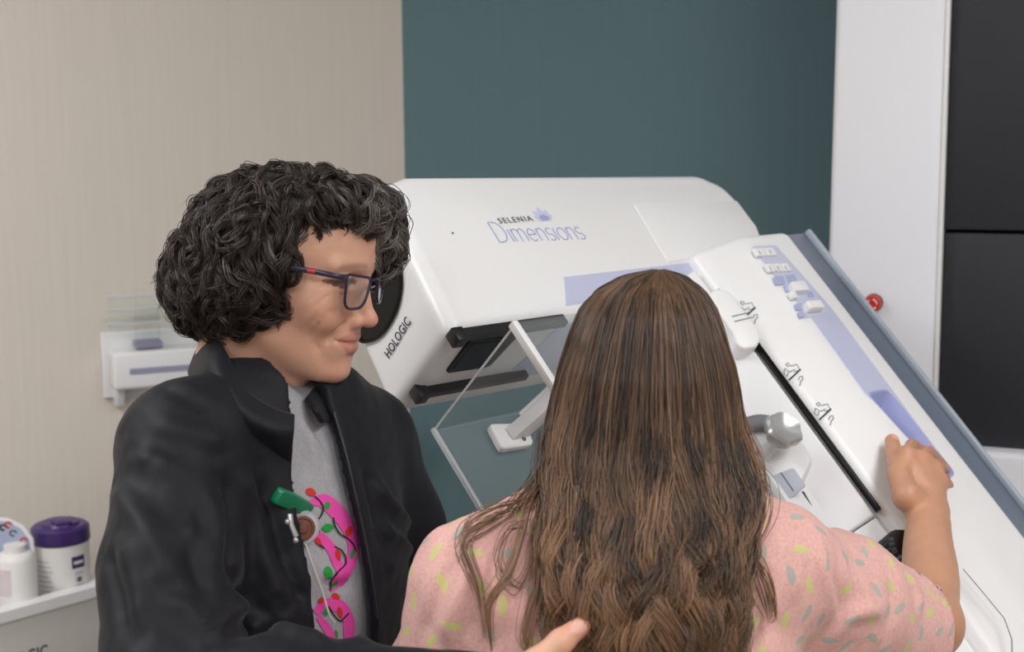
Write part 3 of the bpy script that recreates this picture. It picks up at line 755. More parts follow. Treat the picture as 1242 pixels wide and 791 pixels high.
# ---- white bin with wipes and bottle, on a cart
BY = 2.42
A_ = atY(-60, 768, BY); B_ = atY(126, 706, BY + .10)   # front rim, seen from above
zt = (atY(0, 740, BY))[2]
A_ = onplane(-40, 752, np.array([0, 0, zt]), np.array([0, 0, 1.])); B_ = onplane(127, 706, np.array([0, 0, zt]), np.array([0, 0, 1.]))
bx = unit(B_ - A_); bn = np.array([bx[1], -bx[0], 0])
BF = Frame(B_, -bx, (0, 0, 1), bn)                # X to the left along the front, Y up (0 = rim), Z to the camera
BF.Y = np.array([0, 0, 1.])
bin_ = empty('storage_bin', BF.P(.25, -.16, -.1), 'white open storage bin with dark lettering at the left edge', 'bin')
D_b, W_b = .20, .62
M_bin = mat('bin_white', (225, 222, 218), .4, noise=.015)
def shellbox(fr, a0, a1, b0, b1, c0, c1, t, m, g):
    box('front_wall', fr, a0, a1, b0, b1 - .02, c1 - t, c1, m, g, .003)
    box('back_wall', fr, a0, a1, b0, b1 - .02, c0, c0 + t, m, g, .003)
    box('side_wall', fr, a0, a0 + t, b0, b1 - .02, c0 + t, c1 - t, m, g, .003)
    box('side_wall', fr, a1 - t, a1, b0, b1 - .02, c0 + t, c1 - t, m, g, .003)
    box('floor_plate', fr, a0, a1, b0, b0 + t, c0 + t, c1 - t, m, g)
    bm = bmesh.new()
    for (x0, x1, z0, z1) in ((a0 - .012, a1 + .012, c1 - .02, c1 + .012), (a0 - .012, a1 + .012, c0 - .012, c0 + .02), (a0 - .012, a0 + .02, c0 + .02, c1 - .02), (a1 - .02, a1 + .012, c0 + .02, c1 - .02)):
        prism(bm, Frame(fr.O, fr.X, fr.Z), rect(x0, x1, z0, z1), 0, 0)
    bm.free()
    rim = bmesh.new(); f2 = Frame(fr.P(0, b1 - .02, 0), fr.X, fr.Z, fr.Y)
    for (x0, x1, z0, z1) in ((a0 - .012, a1 + .012, c1 - .02, c1 + .012), (a0 - .012, a1 + .012, c0 - .012, c0 + .02), (a0 - .012, a0 + .02, c0 + .02, c1 - .02), (a1 - .02, a1 + .012, c0 + .02, c1 - .02)):
        prism(rim, f2, rect(x0, x1, z0, z1), 0, .02)
    bmobj('rim', rim, M_white, g)
shellbox(BF, .0, W_b, -.16, 0, -D_b, 0, .006, M_bin, bin_)
hx = BF.px(58, 786, .001); hl = BF.px(-12, 812, .001)
hf = Frame(BF.P(hl[0], hl[1] - .008, .0008), -BF.X, (0, 0, 1)); hf.Z = BF.Z
o = text_mesh('lettering', 'HOLOGIC', hf, .032, M_greyprint, bin_, offset=.0005)
co = hf.loc(np.array([v.co for v in o.data.vertices])); co[:, 0] *= abs(hx[0] - hl[0]) / co[:, 0].max()
o.data.vertices.foreach_set('co', hf.arr(co).astype(np.float32).ravel())
# cart under the bin
cart = empty('supply_cart', (*BF.P(W_b / 2, 0, -D_b / 2)[:2], 0), 'white supply cart under the bin, below the picture edge', 'cart')
zc = BF.P(0, -.16, 0)[2]
CFm = Frame((*BF.P(0, 0, 0)[:2], 0), BF.X, (0, 0, 1), BF.Z)
box('cart_top', CFm, -.02, W_b + .02, zc - .03, zc, -D_b - .05, .03, M_bin, cart, .006)
box('cart_body', CFm, .0, W_b, .10, zc - .0302, -D_b - .03, .01, M_bin, cart, .01)
for xx in (.05, W_b - .05):
    for zz in (-.03, -D_b):
        bm = bmesh.new(); lathe(bm, Frame(CFm.P(xx, .05, zz), (0, 0, 1), BF.Z), [(0, -.015), (.05, -.015), (.05, .015), (0, .015)], 20); bmobj('castor', bm, M_black, cart)

# wipes canister with purple lid
zf = BF.P(0, -.154, 0)[2]
def standing(px, py, zz): return onplane(px, py, np.array([0, 0, zz]), np.array([0, 0, 1.]))
cc = BF.P(.062, 0, -.085)
c_top = np.array([cc[0], cc[1], 0]); rad = .052
dd_ = np.linalg.norm(cc[:2] - CAM[:2])
ctr = atY(74, 660, cc[1]); ctr = np.array([ctr[0], cc[1], 0])
ztop = atY(72, 632, cc[1])[2]; zlid = atY(72, 655, cc[1])[2]
can = empty('wipes_canister', (ctr[0], ctr[1], zf), 'white wipes canister with glossy purple lid standing in the bin', 'canister')
cf = Frame((ctr[0], ctr[1], zf), (1, 0, 0), (0, 1, 0))
M_can = mat('canister_white', (232, 230, 228), .4, noise=.02)
hb = zlid - zf
bm = bmesh.new(); lathe(bm, cf, [(0, 0), (rad - .003, 0), (rad, .004), (rad, hb), (0, hb)], 40); bmobj('canister_body', bm, M_can, can)
bm = bmesh.new(); ht = ztop - zlid
lathe(bm, cf, [(0, hb), (rad + .0015, hb), (rad + .0025, hb + .003), (rad + .0015, hb + ht * .72), (rad - .004, hb + ht * .85), (rad * .72, hb + ht * .86), (rad * .66, hb + ht), (0, hb + ht)], 40); lid_ = bmobj('lid', bm, M_purple, can)
lf2 = Frame((ctr[0], ctr[1], zf + hb + ht), unit([.5, -.85, 0]), (.85, .5, 0)); box('lid_tab', lf2, -.008, .034, -.016, .016, -.001, .006, M_purple, lid_, .003)
def wrap(name, a0, a1, z0, z1, m, parent, r):      # a flat print bent round the can; angles in degrees, 0 = +x
    v = []; f = []; n = 10
    for k in range(n + 1):
        a = radians(a0 + (a1 - a0) * k / n); v += [cf.P(r * cos(a), r * sin(a), z0), cf.P(r * cos(a), r * sin(a), z1)]
    for k in range(n): f.append((2 * k, 2 * k + 2, 2 * k + 3, 2 * k + 1))
    return mobj(name, v, f, m, parent, True)
wrap('label_block', -52, -22, hb - .045, hb - .022, M_purple, can, rad + .0004)
wrap('label_line', -48, -26, hb - .037, hb - .031, M_can, can, rad + .0007)
for k in range(9): wrap('label_line', -128, -128 + 30 + 4 * (k % 3), hb - .030 - k * .0095, hb - .027 - k * .0095, mat('pale_text', (196, 196, 204), .6, noise=.02), can, rad + .0004)
for k in range(5): wrap('label_line', -46, -26 - 3 * (k % 2), hb - .058 - k * .012, hb - .052 - k * .012, mat('pale_text', (178, 178, 186)), can, rad + .0004)
wrap('label_dot', -42, -32, hb - .072, hb - .062, M_icon, can, rad + .0007)

# white bottle in front of it, left
bp_ = atY(20, 700, BF.P(.16, 0, -.06)[1]); bfz = Frame((bp_[0], bp_[1], zf), (1, 0, 0), (0, 1, 0)); zb = atY(20, 672, bp_[1])[2] - zf
bo = empty('squat_bottle', (bp_[0], bp_[1], zf), 'squat white bottle beside the wipes canister', 'bottle')
bm = bmesh.new(); lathe(bm, bfz, [(0, 0), (.033, 0), (.036, .004), (.036, zb - .01), (.031, zb), (.026, zb + .004), (0, zb + .006)], 32); bmobj('bottle_body', bm, M_can, bo)
bm = bmesh.new(); lathe(bm, bfz, [(.02, zb + .004), (.02, zb + .018), (.0, zb + .019)], 24); bmobj('cap', bm, M_can, bo)
v = []; f = []
for k in range(9):
    a = radians(-150 + 8 * k); v += [bfz.P(.0364 * cos(a), .0364 * sin(a), zb - .07), bfz.P(.0364 * cos(a), .0364 * sin(a), zb - .02)]
for k in range(8): f.append((2 * k, 2 * k + 2, 2 * k + 3, 2 * k + 1))
mobj('label', v, f, mat('label_pink', (222, 208, 214), .6, noise=.06, nscale=90), bo, True)
# lavender round-topped card behind with red and dark marks
cY = BF.P(.22, 0, -.16)[1]
crd = empty('round_card', (atY(5, 690, cY)[0], cY, zf), 'lavender round-topped card with red and dark circles behind the bottle', 'card')
kf2 = Frame((0, cY, 0), (1, 0, 0), (0, 0, 1), (0, -1, 0))
arcpx = [(-70, 720), (-68, 668), (-50, 640), (-22, 628), (8, 629), (28, 638), (40, 654), (44, 690), (44, 720)]
ap = [kf2.px(*p) for p in arcpx]
block('card_border', kf2, ap, -.006, 0, M_white2, crd, .001, 1); cm_ = np.mean(ap, 0)
block('card_face', kf2, [cm_ + (np.array(p) - cm_) * .9 for p in ap], .0002, .0012, mat('card_lavender', (168, 178, 206), .5, noise=.02), crd)
for (x, y, m_) in ((4, 640, M_black), (16, 647, M_greyprint), (29, 656, M_red), (10, 637, M_red)):
    q = kf2.px(x, y, .0015); bm = bmesh.new(); tube(bm, [kf2.P(q[0] + .006 * cos(a), q[1] + .005 * sin(a), .0016) for a in np.linspace(0, 2 * pi * .8, 14)], .002, 6, up=(0, -1, 0), flat=.3); bmobj('ring_mark', bm, m_, crd)

# ================================================================== people: shared helpers
def hair_mat(name, base, tip, grey=(150, 146, 142)):
    m = bpy.data.materials.new(name); m.use_nodes = True; nt = m.node_tree; N = nt.nodes; Lk = nt.links; b = N['Principled BSDF']
    at = N.new('ShaderNodeAttribute'); at.attribute_name = 'tint'
    mx = N.new('ShaderNodeMix'); mx.data_type = 'RGBA'; mx.inputs[6].default_value = lin(base); mx.inputs[7].default_value = lin(tip); Lk.new(at.outputs['Fac'], mx.inputs[0])
    ag = N.new('ShaderNodeAttribute'); ag.attribute_name = 'grey'
    m2 = N.new('ShaderNodeMix'); m2.data_type = 'RGBA'; m2.inputs[7].default_value = lin(grey); Lk.new(ag.outputs['Fac'], m2.inputs[0]); Lk.new(mx.outputs[2], m2.inputs[6])
    Lk.new(m2.outputs[2], b.inputs['Base Color']); b.inputs['Roughness'].default_value = 0.38; b.inputs['Specular IOR Level'].default_value = 0.55
    return m
def strands(name, P, rad, m, parent, tint, grey, label=None):
    """P: (n, k, 3) points of n strands; flat ribbons crossed with the view-free surface normal, as thin triangular tubes"""
    n, k, _ = P.shape
    cu = bpy.data.hair_curves.new(name); cu.add_curves([k] * n)
    cu.position_data.foreach_set('vector', np.ascontiguousarray(P, np.float32).ravel())
    ra = cu.attributes.get('radius') or cu.attributes.new('radius', 'FLOAT', 'POINT')
    t = np.linspace(0, 1, k); prof = np.minimum(1, np.minimum(t * 10 + .5, (1 - t) * 4 + .12))
    ra.data.foreach_set('value', (np.asarray(rad).reshape(-1, 1) * prof[None]).astype(np.float32).ravel())
    for nm, dat in (('tint', tint), ('grey', grey)):
        a = cu.attributes.new(nm, 'FLOAT', 'POINT'); dat = np.asarray(dat, np.float32)
        if dat.ndim == 1: dat = np.repeat(dat[:, None], k, 1)
        a.data.foreach_set('value', np.ascontiguousarray(dat, np.float32).ravel())
    cu.materials.append(m)
    o = bpy.data.objects.new(name, cu); link(o, parent)
    if label: o['label'] = label
    return o
def skin_mat(name, base, red):
    m = bpy.data.materials.new(name); m.use_nodes = True; nt = m.node_tree; N = nt.nodes; Lk = nt.links; b = N['Principled BSDF']
    tc = N.new('ShaderNodeTexCoord'); t = N.new('ShaderNodeTexNoise'); t.inputs['Scale'].default_value = 45; t.inputs['Detail'].default_value = 5; Lk.new(tc.outputs['Object'], t.inputs['Vector'])
    c = lin(base); mx = N.new('ShaderNodeMix'); mx.data_type = 'RGBA'; mx.inputs[6].default_value = tuple(a * .9 for a in c[:3]) + (1,); mx.inputs[7].default_value = tuple(min(1, a * 1.08) for a in c[:3]) + (1,); Lk.new(t.outputs[0], mx.inputs[0])
    last = mx.outputs[2]
    for nm, col in (('red', red), ('lip', (176, 96, 92)), ('dark', (52, 38, 34)), ('white', (214, 205, 200)), ('nail', (226, 176, 160))):
        at = N.new('ShaderNodeAttribute'); at.attribute_name = nm; m2 = N.new('ShaderNodeMix'); m2.data_type = 'RGBA'; Lk.new(at.outputs['Fac'], m2.inputs[0]); Lk.new(last, m2.inputs[6]); m2.inputs[7].default_value = lin(col); last = m2.outputs[2]
    Lk.new(last, b.inputs['Base Color']); b.inputs['Roughness'].default_value = .46; b.inputs['Specular IOR Level'].default_value = .4
    b.inputs['Subsurface Weight'].default_value = .25; b.inputs['Subsurface Radius'].default_value = (1, .35, .2); b.inputs['Subsurface Scale'].default_value = .005
    n2 = N.new('ShaderNodeTexNoise'); n2.inputs['Scale'].default_value = 420; Lk.new(tc.outputs['Object'], n2.inputs['Vector'])
    bp = N.new('ShaderNodeBump'); bp.inputs['Strength'].default_value = .12; bp.inputs['Distance'].default_value = .001; Lk.new(n2.outputs[0], bp.inputs['Height']); Lk.new(bp.outputs[0], b.inputs['Normal'])
    return m
def sections(zs, cols):
    zs = np.asarray(zs); cols = [np.asarray(c) for c in cols]; order = np.argsort(zs)
    return lambda z: [np.interp(z, zs[order], c[order]) for c in cols]
def bbox_put(fld, f, k, op='u'): fld.put(f, fld.lo, fld.lo + fld.h * fld.n, k, op, pad=0)
def smstep(x, a, b):
    t = np.clip((x - a) / (b - a), 0, 1); return t * t * (3 - 2 * t)
def head_field(f, T=None):
    """a head in local axes: x forward, y left, z up, eyes at z = 0"""
    f.ell((-.014, 0, .022), (.096, .074, .074), k=.01)
    f.ell((.038, 0, .036), (.050, .060, .052), k=.02)
    f.ell((.028, 0, -.030), (.056, .058, .072), k=.02)
    for s in (-1, 1):
        f.ell((.050, s * .040, -.026), (.026, .024, .022), k=.016)
        f.cone((-.004, s * .047, -.062), (.052, s * .017, -.099), .015, .015, .022)
        f.cone((.080, s * .010, .017), (.068, s * .044, .018), .009, .008, .012)
    f.ell((.026, 0, -.078), (.045, .040, .030), k=.02)
    f.ell((.064, 0, -.101), (.019, .021, .016), k=.012)
    f.ell((.066, 0, -.066), (.019, .030, .024), k=.015)
    for s in (-1, 1): f.ell((.090, s * .033, -.001), (.016, .019, .010), k=.012, op='s')
    f.cone((.078, 0, .008), (.0935, 0, -.035), .0072, .0082, .010)
    f.ell((.0960, 0, -.0395), (.0110, .0100, .0092), k=.006)
    for s in (-1, 1):
        f.ell((.084, s * .0120, -.0425), (.0100, .0070, .0080), k=.006)
        f.ell((.090, s * .0065, -.0505), (.005, .003, .003), k=.003, op='s')
        f.ell((.0655, s * .0315, -.0005), (.0135, .0145, .0125), k=.003)
        f.ell((.0665, s * .0315, .0055), (.0145, .0165, .0075), k=.004)
        f.ell((.0650, s * .0315, -.0085), (.0140, .0160, .0055), k=.005)
        f.chain([(.0830, s * .000, -.0625), (.0820, s * .007, -.0618), (.0715, s * .026, -.0640)], [.0042, .0042, .0018], .004)
        f.chain([(.0805, s * .000, -.0745), (.0795, s * .008, -.0738), (.0715, s * .024, -.0670)], [.0050, .0048, .0018], .005)
        f.chain([(.0885, s * .0, -.0685), (.0855, s * .010, -.0680), (.0735, s * .030, -.0640)], [.0016, .0016, .0012], .0035, 's')
        f.ell((-.006, s * .074, -.004), (.016, .008, .028), k=.006)
    f.cone((-.030, 0, -.050), (-.050, 0, -.200), .056, .056, .020)
    f.cone((.010, 0, -.085), (-.015, 0, -.190), .026, .038, .025)

def grow_on(tree, P0, D0, step, k, lift, gravity, jit, swirl=None):
    """follow a surface from P0 along direction D0 (arrays), staying 'lift' above it"""
    n = len(P0); out = np.zeros((n, k, 3)); p = P0.copy(); d = D0.copy()
    for j in range(k):
        nn = np.zeros_like(p)
        for i in range(n):
            r = tree.find_nearest(Vector(p[i])); nn[i] = r[1]; q = np.array(r[0]); p[i] = q + nn[i] * lift[i]
        out[:, j] = p
        d = d + gravity + jit * rng.normal(size=d.shape)
        if swirl is not None: d = d + swirl(p, j)
        d -= (d * nn).sum(1)[:, None] * nn; d /= np.linalg.norm(d, axis=1)[:, None]
        p = p + d * step
    return out

# ================================================================== the patient
pat = empty('person', (0.115, 1.36, 0), 'person seen from behind with long brown hair in a pink leaf-print gown', 'person')
M_skinP = skin_mat('skin_patient', (200, 150, 122), (200, 124, 102))
PY = 1.36
ls = atY(578, 712, 1.335); rs = atY(930, 690, 1.365); nb = atY(772, 612, 1.385)
shl = unit(rs - ls); mid = (ls + rs) / 2
fw = unit(np.cross([0, 0, 1], shl)); fw = fw if fw[1] > 0 else -fw
PT = Frame(mid, shl, (0, 0, 1)); PT = Frame(mid, shl, np.cross(fw, shl) if np.cross(fw, shl)[2] < 0 else -np.cross(fw, shl))
PT = Frame(mid, shl, unit(fw)); PT.Z = np.array([0.0, -.0, 1.0])      # X right, Y forward, Z up
hw = np.linalg.norm(rs - ls) / 2
def gown_torso(P):
    q = PT.loc(P); z = q[..., 2]
    cy, a, b = SECT(z)
    x = q[..., 0] / b; y = (q[..., 1] - cy) / a
    r = (np.abs(x) ** 2.3 + np.abs(y) ** 2.3) ** (1 / 2.3)
    d = (r - 1) * np.minimum(a, b) * .9
    return np.maximum(d, -(z + .95))
SECT = sections([.09, .06, .03, .0, -.05, -.12, -.22, -.35, -.5, -.7, -.95],
                [[.02, .02, .01, .0, .0, .0, .005, .01, .01, .0, .0],
                 [.055, .075, .095, .11, .125, .132, .135, .135, .15, .17, .19],
                 [.06, .10, .145, hw + .005, hw + .022, hw + .032, hw + .030, hw + .02, hw + .02, .20, .205]])
el = atY(1122, 752, 1.585); wr = atY(1127, 622, 1.80)
fg = Field(np.minimum(ls, rs) + [-.16, -.22, -.95], np.maximum(rs, el) + [.10, .16, .17], .0042)
fg.put(gown_torso, mid + [-.33, -.22, -.97], mid + [.33, .25, .11], .02)
fg.cone(ls, mid + [-.06, .01, .035], .060, .062, .03); fg.cone(rs, mid + [.06, .01, .035], .062, .062, .03)
# left arm hangs inside its sleeve
le = ls + np.array([-.035, .05, -.27])
fg.chain([ls, (ls + le) / 2 + [-.012, 0, 0], le], [.062, .072, .078], .03)
# right sleeve reaches out to the elbow
sd = unit(el - rs); se = rs + sd * (np.linalg.norm(el - rs) - .02)
fg.chain([rs, rs + (se - rs) * .45 + [0, 0, -.005], se + [0, 0, -.012]], [.062, .062, .062], .035)
fg.chain([rs + (se - rs) * .3 + [0, 0, -.03], se + [-.01, 0, -.05]], [.05, .052], .04)
# cut the sleeve mouth and hollow it
cutn = unit(sd * .85 + np.array([.45, .15, .10])); cutp = onplane(1141, 742, se, unit([0, 1, 0]))
cutp = atY(1146, 735, 1.53)
def sleeve_cut(P): return -((P - cutp) @ cutn)
def past(P): return np.maximum(-((P - cutp) @ cutn), -((P - (rs + sd * .12)) @ sd))
fg.put(past, rs + sd * .12 - .2, el + .25, .004, 's', pad=0)
fg.cone(se - sd * .07, se + sd * .06 + [0, 0, -.012], .050, .066, .006, 's')
# neck opening
fg.cone(nb + [0, 0, -.02], nb + [0, .01, .12], .066, .085, .01, 's')
V, Q = fg.mesh(2)
tr = bvh(V, Q)
gf = [([(960, 640), (965, 680), (958, 740)], .010, .007), ([(985, 648), (1000, 690), (1010, 760)], .012, .006), ([(1030, 690), (1048, 720), (1040, 760)], .014, .008),
      ([(1075, 700), (1085, 735), (1070, 775)], .010, -.006), ([(930, 610), (938, 680), (930, 770)], .014, .006), ([(1095, 690), (1112, 720), (1108, 760)], .009, .006),
      ([(1000, 785), (1030, 745), (1075, 740)], .010, .008), ([(1010, 690), (1020, 740), (1000, 785)], .010, -.006), ([(640, 640), (615, 700), (600, 780)], .014, .006), ([(585, 660), (555, 720), (530, 785)], .012, .007),
      ([(610, 640), (585, 700), (566, 785)], .010, -.006), ([(560, 670), (530, 730), (512, 785)], .010, -.005), ([(655, 650), (640, 720), (632, 785)], .012, .005), ([(905, 660), (905, 720), (915, 788)], .012, .006)]
V = folds(V, Q, tr, gf)
N_ = vnormals(V, Q)
V = V + N_ * (.0022 * vnoise(V * [38, 38, 14]) + .0012 * vnoise(V * [80, 80, 40] + 5))[:, None]
# printed leaves: scattered over the cloth, each with a centre, a direction and a colour
N_ = vnormals(V, Q)
lv = np.full(len(V), 9.0); kindA = np.zeros(len(V)); near = V[:, 2] > 1.0
cand = np.flatnonzero(near & (N_[:, 1] < .35)); rng2 = np.random.default_rng(11); cand = rng2.permutation(cand); cen_ = []
alive = np.ones(len(cand), bool); cp_ = V[cand]
for q_ in range(len(cand)):
    if not alive[q_]: continue
    cen_.append(cand[q_]); alive &= ((cp_ - cp_[q_]) ** 2).sum(1) > .0275 ** 2
    if len(cen_) > 900: break
for q_, i in enumerate(cen_):
    c, nrm = V[i], N_[i]; a = rng2.normal(size=3); a -= (a @ nrm) * nrm; a = unit(a + .5 * unit(np.cross(nrm, [0, 1, .3]))); a -= (a @ nrm) * nrm; a = unit(a); b = np.cross(nrm, a)
    m = np.flatnonzero((np.abs(V - c) < .017).all(1)); w = V[m] - c; x = w @ a / .0130; y = w @ b / .0044
    y = y - .35 * (x * x - .3)
    val = np.abs(y) / np.maximum(1 - x * x, .02); val = np.where(np.abs(x) < 1, val, 4 + np.abs(x))
    upd = val < lv[m]; lv[m[upd]] = val[upd]; kindA[m[upd]] = (q_ * 7 % 10) < 5
M_gown = bpy.data.materials.new('gown_cloth'); M_gown.use_nodes = True
nt = M_gown.node_tree; N = nt.nodes; Lk = nt.links; b = N['Principled BSDF']; b.inputs['Roughness'].default_value = .85; b.inputs['Specular IOR Level'].default_value = .2
b.inputs['Sheen Weight'].default_value = .15
tc = N.new('ShaderNodeTexCoord'); t = N.new('ShaderNodeTexNoise'); t.inputs['Scale'].default_value = 260; t.inputs['Detail'].default_value = 6; t.inputs['Roughness'].default_value = .75; Lk.new(tc.outputs['Object'], t.inputs['Vector'])
rp = N.new('ShaderNodeValToRGB'); rp.color_ramp.elements[0].position = .3; rp.color_ramp.elements[0].color = lin((214, 160, 154)); rp.color_ramp.elements[1].position = .7; rp.color_ramp.elements[1].color = lin((240, 194, 187)); Lk.new(t.outputs[0], rp.inputs[0])
ak = N.new('ShaderNodeAttribute'); ak.attribute_name = 'leaf_kind'; mk = N.new('ShaderNodeMix'); mk.data_type = 'RGBA'; mk.inputs[6].default_value = lin((176, 178, 172)); mk.inputs[7].default_value = lin((206, 206, 132)); Lk.new(ak.outputs['Fac'], mk.inputs[0])
al_ = N.new('ShaderNodeAttribute'); al_.attribute_name = 'leaf'; r2 = N.new('ShaderNodeMapRange'); r2.inputs[1].default_value = .8; r2.inputs[2].default_value = 1.15; r2.inputs[3].default_value = .9; r2.inputs[4].default_value = 0; Lk.new(al_.outputs['Fac'], r2.inputs[0])
mm = N.new('ShaderNodeMix'); mm.data_type = 'RGBA'; Lk.new(r2.outputs[0], mm.inputs[0]); Lk.new(rp.outputs[0], mm.inputs[6]); Lk.new(mk.outputs[2], mm.inputs[7]); Lk.new(mm.outputs[2], b.inputs['Base Color'])
bp = N.new('ShaderNodeBump'); bp.inputs['Strength'].default_value = .25; bp.inputs['Distance'].default_value = .0015; Lk.new(t.outputs[0], bp.inputs['Height']); Lk.new(bp.outputs[0], b.inputs['Normal'])
gown = mobj('gown', V, Q, M_gown, pat, True); gown['label'] = 'pink gown printed with small green and grey leaves'
attr(gown, 'leaf', np.minimum(lv, 6)); attr(gown, 'leaf_kind', kindA)
GT = bvh(V, Q)

# body: head, neck, right arm and hand, legs (one mesh)
hc = atY(778, 470, 1.405)                       # eye-level centre of the head
hyaw = radians(80); hpit = radians(8)
hf_ = np.array([cos(hyaw) * cos(hpit), sin(hyaw) * cos(hpit), -sin(hpit)]); hl_ = np.array([-sin(hyaw), cos(hyaw), 0]); HP = Frame(hc, hf_, hl_)
f = Field((-.13, -.10, -.24), (.13, .10, .13), .003); head_field(f); hv, hq = f.mesh(1); hv = HP.arr(hv * .92)
# arm and hand
fa = Field(np.minimum(el, wr) + [-.16, -.22, -.12], np.maximum(el, wr) + [.12, .18, .16], .002)
wr2 = wr
fa.chain([rs + (el - rs) * .55, el], [.040, .040], .02)
fa.ell(el + [.004, -.005, -.006], (.036, .040, .036), k=.02)
ap_ = spline([el, el + (wr2 - el) * .35 + [.004, 0, .0], el + (wr2 - el) * .7, wr2], 10)
fa.chain(list(ap_), list(np.interp(np.linspace(0, 1, 10), [0, .25, .5, .75, 1], [.0325, .0325, .0295, .0255, .0230])), .014)
def hp_(x, y, dr): return MF.P(*mpx(x, y, RA + dr), RA + dr)
def hand(F, wrist, palm_r, fingers, thumb, wrr=.026):
    for j, (pts, rr) in enumerate(fingers):
        F.cone(wrist, pts[0], wrr * .72, rr[0] * 1.18, .012)
    for a_, b_ in zip(fingers[:-1], fingers[1:]): F.cone(a_[0][0], b_[0][0], palm_r, palm_r, .008)
    F.chain([wrist, thumb[0][0], thumb[0][1]], [wrr * .75, thumb[1][0] * 1.25, thumb[1][1]], .014)
    F.chain(thumb[0], thumb[1], .005)
    for pts, rr in fingers: F.chain(pts, rr, .0042)
    for pts, rr in fingers: F.ell(pts[0], (rr[0] * 1.15,) * 3, k=.004)
FI = [([hp_(1099, 553, .034), hp_(1106, 541, .016), hp_(1114, 545, -.006), hp_(1122, 551, -.018)], [.0102, .0090, .0082, .0074]),
      ([hp_(1117, 558, .037), hp_(1125, 549, .018), hp_(1132, 554, -.006), hp_(1139, 559, -.018)], [.0104, .0092, .0084, .0076]),
      ([hp_(1131, 569, .035), hp_(1139, 563, .017), hp_(1144, 569, -.005), hp_(1149, 572, -.016)], [.0100, .0088, .008, .0072]),
      ([hp_(1139, 586, .031), hp_(1145, 582, .014), hp_(1149, 588, -.003), hp_(1153, 592, -.010)], [.0092, .0080, .0072, .0066])]
TH_ = ([hp_(1100, 602, .030), hp_(1088, 577, .024), hp_(1085, 555, .017), hp_(1082, 535, .011)], [.0130, .0114, .0108, .0100])
hand(fa, wr2, .0115, FI, TH_, .025)
fa.chain([(TH_[0][0] + TH_[0][1]) / 2, (TH_[0][1] + FI[0][0][0]) / 2, FI[0][0][0]], [.010, .0085, .009], .010)
av, aq = fa.mesh(1)
an = vnormals(av, aq)
nl = TH_[0][3] + NN * .008 + (TH_[0][2] - TH_[0][3]) * .05
nail = smstep(np.linalg.norm((av - nl) * [1, 1, .8], axis=1), .0075, .0055) * ((an @ NN) > .35)
kn = np.zeros(len(av))
for pts, rr in FI: kn = np.maximum(kn, .75 * np.exp(-(np.linalg.norm(av - pts[1], axis=1) / .013) ** 2)); kn = np.maximum(kn, .35 * np.exp(-(np.linalg.norm(av - pts[0], axis=1) / .014) ** 2))
kn = np.maximum(kn, .6 * np.exp(-(np.linalg.norm(av - TH_[0][3], axis=1) / .016) ** 2)); kn = np.maximum(kn, .3 * np.exp(-(np.linalg.norm(av - el, axis=1) / .04) ** 2))
# trunk and legs
fb_ = Field(mid + [-.34, -.24, -mid[2] + .0], mid + [.34, .30, .12], .008)
fb_.put(lambda P: gown_torso(P) + .02, mid + [-.32, -.22, -.97], mid + [.32, .24, .1], .02)
fb_.chain([ls, le, le + [.05, .2, .02]], [.045, .042, .03], .02)
fb_.cone(hc + [0, -.03, -.1], mid + [0, 0, -.02], .054, .07, .03); fb_.cone(rs, rs + (el - rs) * .6, .048, .041, .02)
for s in (-1, 1):
    hx_ = np.array([mid[0] + s * .10, mid[1] + .0, .88])
    fb_.chain([hx_, hx_ * [1, 1, 0] + [0, .01, .48], hx_ * [1, 1, 0] + [0, -.01, .09]], [.095, .058, .04], .02)
    fb_.chain([hx_ * [1, 1, 0] + [0, -.02, .045], hx_ * [1, 1, 0] + [0, .15, .03]], [.04, .03], .02)
bv, bq = fb_.mesh(1)
V = np.vstack([hv, av, bv]); Q = np.vstack([hq, aq + len(hv), bq + len(hv) + len(av)])
body = mobj('body', V, Q, M_skinP, pat, True)
z0_ = np.zeros(len(V)); re_ = z0_.copy(); re_[len(hv):len(hv) + len(av)] = kn; na_ = z0_.copy(); na_[len(hv):len(hv) + len(av)] = nail
attr(body, 'red', re_); attr(body, 'nail', na_)
for nm in ('lip', 'dark', 'white'): attr(body, nm, z0_)

# ---- long hair
top = atY(800, 326, 1.385)
ky = [326, 334, 350, 372, 400, 440, 480, 520, 560, 590, 620, 660, 700, 750, 800, 860, 930]
kl_ = [795, 752, 722, 703, 690, 675, 665, 658, 655, 655, 655, 657, 662, 668, 676, 690, 705]
kr_ = [805, 832, 852, 866, 876, 888, 896, 902, 912, 918, 916, 905, 898, 893, 890, 880, 868]
kd_ = [.005, .040, .066, .086, .100, .112, .115, .112, .104, .098, .092, .084, .076, .068, .06, .055, .05]   # half depth
kc_ = [1.40, 1.398, 1.395, 1.392, 1.39, 1.388, 1.382, 1.370, 1.350, 1.330, 1.310, 1.285, 1.268, 1.255, 1.245, 1.24, 1.235]   # centre depth
def hair_point(a, yy, rho, off=0.0):
    """a in [-1, 1] across, yy = height row, rho = layer"""
    xl = np.interp(yy, ky, kl_); xr = np.interp(yy, ky, kr_); dep = np.interp(yy, ky, kd_); yc = np.interp(yy, ky, kc_)
    xc, hw_ = (xl + xr) / 2, (xr - xl) / 2
    Y = yc - dep * rho * np.sqrt(np.maximum(1 - a * a, 0.0)) - off
    d0 = (xc + a * rho * hw_ - W / 2) / FPX; e0 = (H / 2 - yy) / FPX
    D = d0[..., None] * CR + e0[..., None] * CU + CF; Yr = yc[..., None] if False else None
    base = CAM + D * (yc / D[..., 1])[..., None]           # across the hair, at its centre depth
    base[..., 1] = Y; return base
rgh = np.random.default_rng(21)
nl_, per, k = 420, 42, 40
tt_ = np.linspace(0, 1, k)
Ps = []; tint = []; rads = []
